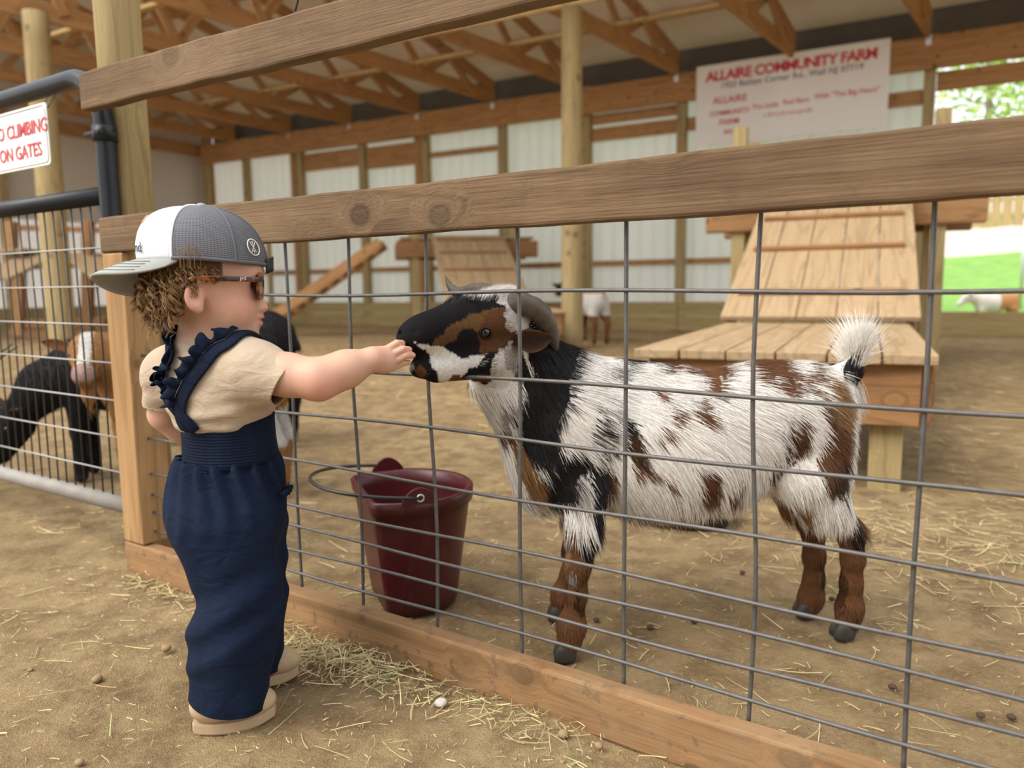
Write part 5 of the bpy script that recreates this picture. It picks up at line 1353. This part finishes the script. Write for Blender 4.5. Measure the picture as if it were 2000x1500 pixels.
tube('bridge', smoothpath([hd(0.0885, 0.007, 0.004), hd(0.0935, 0, 0.006), hd(0.0885, -0.007, 0.004)], 8), 0.0024, M_TORT, sgl, 8)
textobj('temple_print', 'J+S', 0.0078, hd(0.062, 0.0745, 0.0075), nrm3(hd(0.084, 0.06, 0.007)-hd(0.03, 0.0765, 0.006)), nrm3(RV*1.0+FF*0.25), M_WPRINT, sgl, 0.0, ext=0.0002)
# ================================================================== HAIR
M_HAIR = attrmat('light_brown_hair', rough=0.42, spec=0.4)
def curls():
    rs = np.random.RandomState(9); V = []; F = []; C = []; off = 0
    n = 560; ang = rs.uniform(math.radians(-96), math.radians(86), n); z = rs.uniform(-0.034, 0.024, n)
    z = np.where(np.abs(ang) > math.radians(62), rs.uniform(-0.002, 0.024, n), z)
    ex = rs.rand(n) < 0.10; ang = np.where(ex, rs.uniform(math.radians(86), math.radians(112), n), ang); z = np.where(ex, rs.uniform(0.014, 0.026, n), z)
    back = -FF[None]*np.cos(ang)[:, None]+RV[None]*np.sin(ang)[:, None]
    R0 = BF.snap(HC+back*0.08+UPH[None]*z[:, None], 0.0, 4); N0 = BF.grad(R0)
    for i in range(n):
        root, nrm = R0[i], N0[i]; short = 1.0 if abs(ang[i]) < math.radians(66) else (0.5 if not ex[i] else 0.3)
        L = rs.uniform(0.040, 0.072)*short; turns = rs.uniform(0.9, 1.9)*L/0.05; rad = rs.uniform(0.004, 0.0095)*(0.5+0.5*short)
        m = 24; t = np.linspace(0, 1, m)
        base = root+np.outer(t**0.8, nrm)*rs.uniform(0.004, 0.020)*short+np.outer(t**1.15, -UPH)*L*rs.uniform(0.55, 1.0)+np.outer(t, -FF)*rs.uniform(-0.004, 0.006)
        u = nrm3(np.cross(-UPH, nrm)); w = nrm; ph = rs.rand()*6.28; amp = rad*np.clip(t*1.8, 0, 1)
        P = base+u*(amp*np.cos(turns*6.28*t+ph))[:, None]+w*(amp*np.sin(turns*6.28*t+ph))[:, None]
        col = np.array([0.235, 0.130, 0.050])*rs.uniform(0.45, 1.75)
        for kk in range(5):
            jj = rs.randn(3)*0.0012; v, f = tube_geo(P+jj*t[:, None]+rs.randn(3)*0.0006, np.linspace(0.00075, 0.00035, m), 3, False)
            V.append(v); F += [tuple(a_+off for a_ in q) for q in f]; off += len(v); C.append(np.tile(col*rs.uniform(0.8, 1.2), (len(v), 1)))
    # wisps over the cap edge
    for i in range(9):
        r0 = capP(math.radians(82+rs.randn()*4), 0.0)+CS*0.003; P = smoothpath([r0-CUp*0.012, r0+CS*0.004+CUp*0.006, r0+CUp*(0.018+0.006*rs.rand())+CS*0.004-CB*0.006*rs.randn(), r0+CUp*0.004-CB*(0.012+0.006*rs.rand())+CS*0.004], 14)
        v, f = tube_geo(P, np.linspace(0.0005, 0.0003, 14), 3, False); V.append(v); F += [tuple(a_+off for a_ in q) for q in f]; off += len(v); C.append(np.tile(np.array([0.24, 0.13, 0.05])*rs.uniform(0.6, 1.4), (len(v), 1)))
    o = meshobj('hair', np.vstack(V), np.array(F), M_HAIR, kid, True, cols=np.vstack(C)); o['kind'] = 'stuff'; o['label'] = 'light brown curly hair below the cap'
    # scalp of hair
    W = BF.ev
curls()
# ================================================================== OTHER GOATS
def other_goat(label, base, head_ang, scale, hb, hdv, colfn, horns=None, beard=False, res=0.008, hair=7000, squash=1.0, ears=True, tail_up=0.06, tail_len=0.06):
    """hb: head base in goat space (x forward), hdv: direction of the face"""
    hb = np.asarray(hb, float); hv = nrm3(hdv); sd_ = nrm3(np.cross(hv, (0, 0, 1))); uu = nrm3(np.cross(sd_, hv))
    g = Fld()
    g.ell((0.17, 0, 0.43), (0.14, 0.105, 0.14), 0.06); g.ell((-0.02, 0, 0.41), (0.24, 0.135, 0.15), 0.08); g.ell((-0.25, 0, 0.45), (0.12, 0.11, 0.12), 0.06)
    for s in (-1, 1):
        g.ell((0.18, s*0.075, 0.40), (0.07, 0.04, 0.11), 0.04); g.ell((-0.26, s*0.07, 0.38), (0.085, 0.05, 0.12), 0.04)
        g.chain([(0.21, s*0.075, 0.34), (0.215, s*0.075, 0.20), (0.21, s*0.075, 0.07), (0.215, s*0.075, 0.022)], [0.045, 0.027, 0.023, 0.026], 0.02)
        g.chain([(-0.27, s*0.075, 0.32), (-0.335, s*0.075, 0.21), (-0.315, s*0.075, 0.07), (-0.31, s*0.075, 0.022)], [0.06, 0.029, 0.023, 0.026], 0.02)
    g.chain([(0.20, 0, 0.45), (np.array([0.24, 0, 0.50])+hb)/2, hb], [0.115, 0.088, 0.062], 0.05)
    g.chain([(-0.33, 0, 0.50), (-0.33-tail_len, 0, 0.50+tail_up)], [0.03, 0.016], 0.03)
    g.ell(hb+hv*0.01, (0.062, 0.052, 0.058), 0.03, x=hv, up=uu); g.cone(hb+hv*0.04, hb+hv*0.155-uu*0.012, 0.050, 0.035, 0.03); g.ell(hb+hv*0.175-uu*0.014, (0.030, 0.031, 0.030), 0.02, x=hv, up=uu)
    g.cone(hb+hv*0.03-uu*0.045, hb+hv*0.155-uu*0.042, 0.036, 0.022, 0.02)
    for s in (-1, 1): g.ell(hb+hv*0.185+sd_*s*0.013-uu*0.004, (0.012, 0.006, 0.006), 0.006, x=hv, up=uu, sub=True)
    if beard: g.chain([hb+hv*0.12-uu*0.06, hb+hv*0.10-uu*0.06-np.array([0, 0, 0.06]), hb+hv*0.09-uu*0.06-np.array([0, 0, 0.12])], [0.026, 0.020, 0.006], 0.02)
    lo = np.minimum(np.array([-0.40-tail_len, -0.2, -0.02]), hb-0.25); hi = np.maximum(np.array([0.4, 0.2, 0.66]), hb+0.26)
    lo[2] = max(lo[2], -0.02)
    V, F = sdf_mesh(g, lo, hi, res); V = relax(V, F, 1, 0.4); C = colfn(V, hb, hv, uu); C[V[:, 2] < 0.03] = (0.03, 0.026, 0.022)
    ca, sa = math.cos(head_ang), math.sin(head_ang); Rm = np.array([[ca, -sa, 0], [sa, ca, 0], [0, 0, 1]])*scale; base = np.asarray(base, float)
    W = lambda P: np.asarray(P) @ Rm.T+base
    root = empty('goat', base, label, 'goat')
    meshobj('body', W(V), F, M_COAT, root, True, cols=C)
    if hair:
        Nn = vnormals(V, F); rs = np.random.RandomState(int(scale*100)+hair); q = V[F]; ar = np.linalg.norm(np.cross(q[:, 2]-q[:, 0], q[:, 3]-q[:, 1]), axis=1)
        fi = np.searchsorted(np.cumsum(ar)/ar.sum(), rs.rand(hair)); fi = np.clip(fi, 0, len(F)-1); r = q[fi].mean(1)+rs.randn(hair, 3)*0.003; nn = Nn[F[fi]].mean(1)
        fl = np.tile(np.array([-0.5, 0, -0.8]), (hair, 1))+rs.randn(hair, 3)*0.2; fl -= nn*np.sum(fl*nn, 1)[:, None]; d = nrmrows(nrmrows(fl)+nn*0.25)
        hdm = np.linalg.norm(r-hb-hv*0.1, axis=1) < 0.16; ln = np.where(hdm | (r[:, 2] < 0.25), 0.015, 0.035)*(0.6+0.6*rs.rand(hair))
        c = colfn(r, hb, hv, uu)*(0.8+0.4*rs.rand(hair))[:, None]
        strands('coat_hair', W(r), nrmrows(d @ Rm.T), nrmrows(nn @ Rm.T), ln*scale, 0.0022, np.clip(c, 0, 1), M_FUR, root, 0.08)
    for s in (-1, 1):
        if ears:
            e0 = hb+sd_*s*0.045+uu*0.018-hv*0.01; e1 = e0+sd_*s*0.105+uu*(0.012)-hv*0.03; G = []
            for t in np.linspace(0, 1, 10):
                w = 0.024*math.sin(math.pi*min(1, 0.12+0.86*t))**0.7; G.append([W(e0+(e1-e0)*t+uu*w*u+hv*(0.012*u*u)) for u in np.linspace(-1, 1, 6)])
            ec = np.tile(colfn(np.array([hb]), hb, hv, uu)[0]*0.7+np.array([0.05, 0.02, 0.015]), (60, 1)); sheet('ear', np.array(G), 0.004*scale, M_EARIN, root, cols=ec)
        ec_ = hb+hv*0.055+sd_*s*0.047+uu*0.014
        bm = bmesh.new(); bmesh.ops.create_uvsphere(bm, u_segments=10, v_segments=8, radius=0.011*scale); Ve = np.array([v.co[:] for v in bm.verts])+W(ec_); Fe = [tuple(v.index for v in f_.verts) for f_ in bm.faces]; bm.free()
        meshobj('eye', Ve, Fe, M_EYE, root, True)
        if horns:
            L, out = horns; h0 = hb+uu*0.045-hv*0.012+sd_*s*0.02
            P = smoothpath([h0, h0+uu*0.06*L-hv*0.02*L+sd_*s*0.012, h0+uu*0.09*L-hv*0.08*L+sd_*s*(0.03+out), h0+uu*0.07*L-hv*0.15*L+sd_*s*(0.05+out*2)], 18)
            tube('horn', W(P), np.linspace(0.016, 0.003, 18)*scale, M_HORN, root, 10)
    return root
def nrmrows(a): return a/(np.linalg.norm(a, axis=1)[:, None]+1e-12)
TANB = np.array([0.36, 0.175, 0.065])
def col_tan(P, hb, hv, uu):
    c = np.tile(TANB, (len(P), 1))*(0.75+0.5*fbm(P*20, 2))[:, None]; q = P-hb; t = q@hv; u = q@uu; s = np.linalg.norm(q-np.outer(t, hv)-np.outer(u, uu), axis=1)
    hz = np.linalg.norm(q-hv*0.09, axis=1) < 0.16
    c[hz & (s < 0.020-0.02*np.clip(t-0.05, 0, 0.2)) & (u > 0.0) & (t < 0.15)] = WHT*0.8; c[hz & (t > 0.155) & (u > -0.02)] = np.array([0.40, 0.27, 0.23]); c[(P[:, 0] < -0.335) & (P[:, 2] > 0.46)] = WHT*0.85
    c[(P[:, 2] < 0.33) & (P[:, 2] > 0.2) & (P[:, 0] < -0.1)] = WHT*0.6
    return c
def col_black(P, hb, hv, uu): return np.tile(BLK*1.3, (len(P), 1))
def col_pinto(P, hb, hv, uu):
    c = np.tile(WHT*0.9, (len(P), 1)); c[P[:, 2] > 0.535] = TANB*1.2; c[P[:, 2] < 0.30] = BRN*1.4; c[(P[:, 0] > 0.1) & (fbm(P*9+4, 2) > 0.42)] = BRN*0.6; c[np.linalg.norm(P-hb, axis=1) < 0.13] = BLK*3; return c
def col_wt(P, hb, hv, uu):
    c = np.tile(WHT, (len(P), 1)); c[P[:, 0] < -0.05] = np.array([0.55, 0.27, 0.12]); return c
PI = math.pi
other_goat('tan goat with white blaze and beard peering through the gate wire', (-1.17, 2.76, 0), PI+0.05, 0.97, (0.305, 0.10, 0.565), (-0.30, 0.93, -0.36), col_tan, horns=None, beard=True, res=0.006, hair=16000, tail_up=-0.03, tail_len=0.13)
other_goat('black horned goat with its head lowered to the ground beside the gate', (-1.53, 3.12, 0), PI+0.20, 1.0, (0.43, 0.06, 0.27), (0.50, 0.25, -0.80), col_black, horns=(1.5, 0.01), res=0.007, hair=9000)
other_goat('black goat standing behind the child and the tan goat', (-1.47, 3.75, 0), PI-0.15, 1.15, (0.42, 0, 0.40), (0.6, 0, -0.8), col_black, horns=None, res=0.009, hair=9000, tail_up=-0.09)
other_goat('white and brown goat in the far pen beside the round pole', (1.02, 10.35, 0), PI*0.62, 1.22, (0.40, 0.10, 0.60), (0.9, 0.1, -0.3), col_pinto, res=0.010, hair=0)
other_goat('white and tan goat grazing on the lawn outside', (8.95, 14.3, -0.12), PI-0.1, 1.15, (0.42, 0.0, 0.50), (0.8, 0.1, -0.6), col_wt, res=0.012, hair=0)
# ================================================================== LITTER
def litter(name, n, sampler, lab, lmin, lmax, wmin, wmax, zmax=0.012, seed=1, green=0.12):
    rs = np.random.RandomState(seed); p = sampler(rs, n); n = len(p)
    a = rs.rand(n)*2*math.pi; tilt = rs.randn(n)*0.10
    d = np.stack([np.cos(a), np.sin(a), tilt], 1); d /= np.linalg.norm(d, axis=1)[:, None]
    ln = lmin+(lmax-lmin)*rs.rand(n)**2
    z = np.maximum(ground_z(p[:, 0], p[:, 1]), -0.006)+0.002+rs.rand(n)*zmax
    roots = np.stack([p[:, 0], p[:, 1], z], 1)-d*ln[:, None]*0.5
    roots[:, 2] = np.maximum(roots[:, 2], 0.001)
    nn = np.stack([rs.randn(n)*0.5, rs.randn(n)*0.5, np.ones(n)], 1); nn /= np.linalg.norm(nn, axis=1)[:, None]
    col = np.array([0.60, 0.475, 0.25])*(0.6+0.6*rs.rand(n))[:, None]
    g = rs.rand(n) < green; col[g] = np.array([0.36, 0.37, 0.17])*(0.7+0.5*rs.rand(g.sum()))[:, None]
    np.random.seed(seed+5)
    seg = 3; side = np.cross(d, nn); side /= np.linalg.norm(side, axis=1)[:, None]; bend = rs.randn(n)*0.045
    V = np.zeros((n, 8, 3)); w = wmin+(wmax-wmin)*rs.rand(n)
    for i in range(4):
        t = i/3; c = roots+d*(ln*t)[:, None]+side*(bend*ln*math.sin(math.pi*t))[:, None]
        c[:, 2] = np.maximum(c[:, 2], 0.001)
        s2 = side*w[:, None]*0.5*(1-0.4*t); V[:, i*2] = c-s2; V[:, i*2+1] = c+s2+ZZ*0.0006
    base = (np.arange(n)*8)[:, None, None]
    F = (base+np.array([[0, 1, 3, 2], [2, 3, 5, 4], [4, 5, 7, 6]])[None]).reshape(-1, 4)
    o = meshobj(name, V.reshape(-1, 3), F, M_STRAW, None, False, cols=np.repeat(col, 8, 0))
    tag(o, lab, 'straw', kind='stuff')
def near_front(rs, n):
    s = rs.uniform(-1.0, 1.2, n*2); q = -np.abs(rs.randn(n*2))*0.5
    P = FM[None]+s[:, None]*FD+q[:, None]*FN; return P[P[:, 1] > 0.75][:n, :2]
def pile(c0, c1, wd):
    def f(rs, n):
        t = rs.rand(n); c = np.array(c0)[None]*(1-t)[:, None]+np.array(c1)[None]*t[:, None]
        return c+rs.randn(n, 2)*wd
    return f
def pen(rs, n):
    s = rs.uniform(-1.6, 2.6, n); q = 0.06+rs.rand(n)**1.6*3.2; P = FM[None]+s[:, None]*FD+q[:, None]*FN; return P[:, :2]
def penfar(rs, n):
    s = rs.uniform(-5, 4, n); q = 2.0+rs.rand(n)*6.5; P = FM[None]+s[:, None]*FD+q[:, None]*FN; return P[:, :2]
litter('straw_litter', 420, near_front, 'loose straw strewn on the dirt in front of the fence', 0.01, 0.085, 0.0008, 0.0024, 0.004, 1)
litter('chaff_litter', 2600, near_front, 'tiny straw chaff over the dirt before the fence', 0.004, 0.022, 0.0006, 0.0018, 0.002, 2)
p_ = lambda s, q: FP(s, q, 0)[:2]
litter('straw_pile', 800, pile(p_(-0.22, -0.06), p_(0.20, -0.05), 0.035), 'pale straw heaped along the bottom board beside the boots', 0.02, 0.10, 0.001, 0.0026, 0.028, 3)
litter('straw_pile', 240, pile(p_(-0.72, -0.04), p_(-0.35, -0.03), 0.025), 'pale straw drift along the bottom board behind the child', 0.015, 0.07, 0.001, 0.0024, 0.02, 4)
litter('straw_pile', 260, pile(p_(0.15, -0.04), p_(0.60, -0.04), 0.03), 'thin scatter of straw at the foot of the bottom board', 0.015, 0.08, 0.001, 0.0024, 0.012, 5, 0.3)
litter('straw_litter', 2600, pen, 'loose straw and hay scattered inside the pen', 0.012, 0.10, 0.0009, 0.0024, 0.004, 6)
litter('chaff_litter', 5000, pen, 'fine hay chaff over the floor of the pen', 0.005, 0.025, 0.0007, 0.002, 0.002, 7)
litter('hay_scatter', 900, pile((0.85, 2.25), (1.5, 2.1), 0.30), 'pale hay strewn on the dirt behind the goat', 0.02, 0.12, 0.0012, 0.0026, 0.006, 8)
litter('hay_scatter', 3000, penfar, 'hay scattered over the far floor of the barn', 0.03, 0.14, 0.003, 0.006, 0.004, 9)
def lump(name, c, r, mat, label, cat, group=None, seed=0, sq=(1, 1, 0.7)):
    bm = bmesh.new(); bmesh.ops.create_icosphere(bm, subdivisions=2, radius=1.0)
    rs = np.random.RandomState(seed); V = np.array([v.co[:] for v in bm.verts]); F = [tuple(v.index for v in f.verts) for f in bm.faces]; bm.free()
    V = V*(0.82+0.36*vnoise(V*1.6+seed*3.1+20))[:, None]*np.array(sq)*r
    V = V+np.array([c[0], c[1], r*sq[2]*0.8-0.001]); tag(meshobj(name, V, F, mat, None, True), label, cat, group)
M_PEB = plain('grey_pebble', (0.55, 0.50, 0.46), 0.8, 0, 90, 0.35)
lump('pebble', gz(862, 1377), 0.0115, M_PEB, 'small pale grey pebble on the dirt near the boots', 'pebble', seed=4)
M_DROP = plain('dark_dropping', (0.075, 0.048, 0.028), 0.9, 0, 120, 0.3)
for k, (px, py) in enumerate(((1743, 1344), (1975, 1403), (1270, 1228), (1165, 1213), (770, 1115), (1355, 1216), (1915, 1400), (585, 1030), (790, 1170), (1450, 1120), (1625, 1172))):
    lump('dropping', gz(px, py), 0.0075, M_DROP, 'small dark dropping on the dirt inside the pen', 'dropping', 'droppings in the pen', seed=k)
M_CLOD = plain('tan_clod', (0.30, 0.21, 0.11), 0.95, 0, 90, 0.3)
for k, (px, py) in enumerate(((590, 1265), (1170, 1460), (1100, 1438), (1098, 1490), (283, 1150), (190, 1330), (60, 1310), (155, 1492), (325, 1270))):
    lump('dirt_clod', gz(px, py), 0.005+0.0025*(k % 3), M_CLOD, 'small crumbly clod of dirt in front of the fence', 'dirt clod', 'clods of dirt before the fence', seed=20+k)
# ================================================================== OUTDOORS
M_LEAF = attrmat('spring_leaves', rough=0.6, spec=0.2)
M_BARK = plain('tree_bark', (0.25, 0.20, 0.15), 0.9, 0, 12, 0.3)
def tree(base, h, cr, seed, label):
    rs = np.random.RandomState(seed); t = empty('tree', base, label, 'tree', 'trees beyond the lawn')
    tube('trunk', smoothpath([base-ZZ*0.3, base+np.array([0.1*rs.randn(), 0.1*rs.randn(), h*0.5]), base+np.array([0.2*rs.randn(), 0.2*rs.randn(), h])], 10), np.linspace(0.18, 0.05, 10), M_BARK, t, 8)
    for k in range(5):
        z = h*(0.35+0.12*k); a = rs.rand()*6.28
        tube('branch', [base+ZZ*z, base+ZZ*(z+0.5)+np.array([math.cos(a), math.sin(a), 0])*cr*0.6], [0.05, 0.015], M_BARK, t, 5)
    n = 2600; p = rs.randn(n, 3); p /= np.linalg.norm(p, axis=1)[:, None]; p *= (rs.rand(n)**0.45)[:, None]*np.array([cr, cr, h*0.42])
    c = base+ZZ*h*0.68+p; d = rs.randn(n, 3); d /= np.linalg.norm(d, axis=1)[:, None]; e = np.cross(d, rs.randn(n, 3)); e /= np.linalg.norm(e, axis=1)[:, None]
    s = 0.09+0.08*rs.rand(n)[:, None]; V = np.stack([c-d*s, c+e*s*0.5, c+d*s, c-e*s*0.5], 1).reshape(-1, 3)
    col = np.array([0.42, 0.58, 0.16])*(0.6+0.7*rs.rand(n))[:, None]
    F = np.arange(n*4).reshape(-1, 4); o = meshobj('foliage', V, F, M_LEAF, t, cols=np.repeat(col, 4, 0)); o['kind'] = 'stuff'
for k, (u, v, h, cr) in enumerate(((6.0, 34, 9, 2.3), (11.0, 35, 10, 2.4), (16.2, 34, 8.5, 2.4), (0.5, 36, 10, 2.6), (21.5, 36, 10, 2.6), (8.4, 43, 13, 3.2), (15.5, 44, 12, 3.3), (1.0, 45, 11, 3.2))):
    tree(BP(u-5, v, 2.6+(v-30)*0.08), h, cr, 40+k, 'tall tree with fresh light green leaves beyond the lawn')
fo = empty('board_fence', BP(4, 27, 1.9), 'weathered tan board fence beyond the lawn', 'fence')
for k in range(46):
    u = -3+k*0.30; board('fence_board', BP(u, 29.3, 2.3), BP(u, 29.3, 3.55+0.05*math.sin(k*1.7)), 0.28, 0.03, W_TREAT, fo, up=UV_, bev=0)
for z in (2.75, 3.3): board('fence_rail', BP(-3.2, 29.37, z), BP(10.8, 29.37, z), 0.1, 0.05, W_TREAT, fo)
tube('sign_pole', [BP(1.2, 17.5, 0.2), BP(1.2, 17.5, 1.9)], 0.03, M_BRACKET, None, 8)
tag(bpy.data.objects['sign_pole'], 'thin grey metal stake standing in the lawn', 'stake')
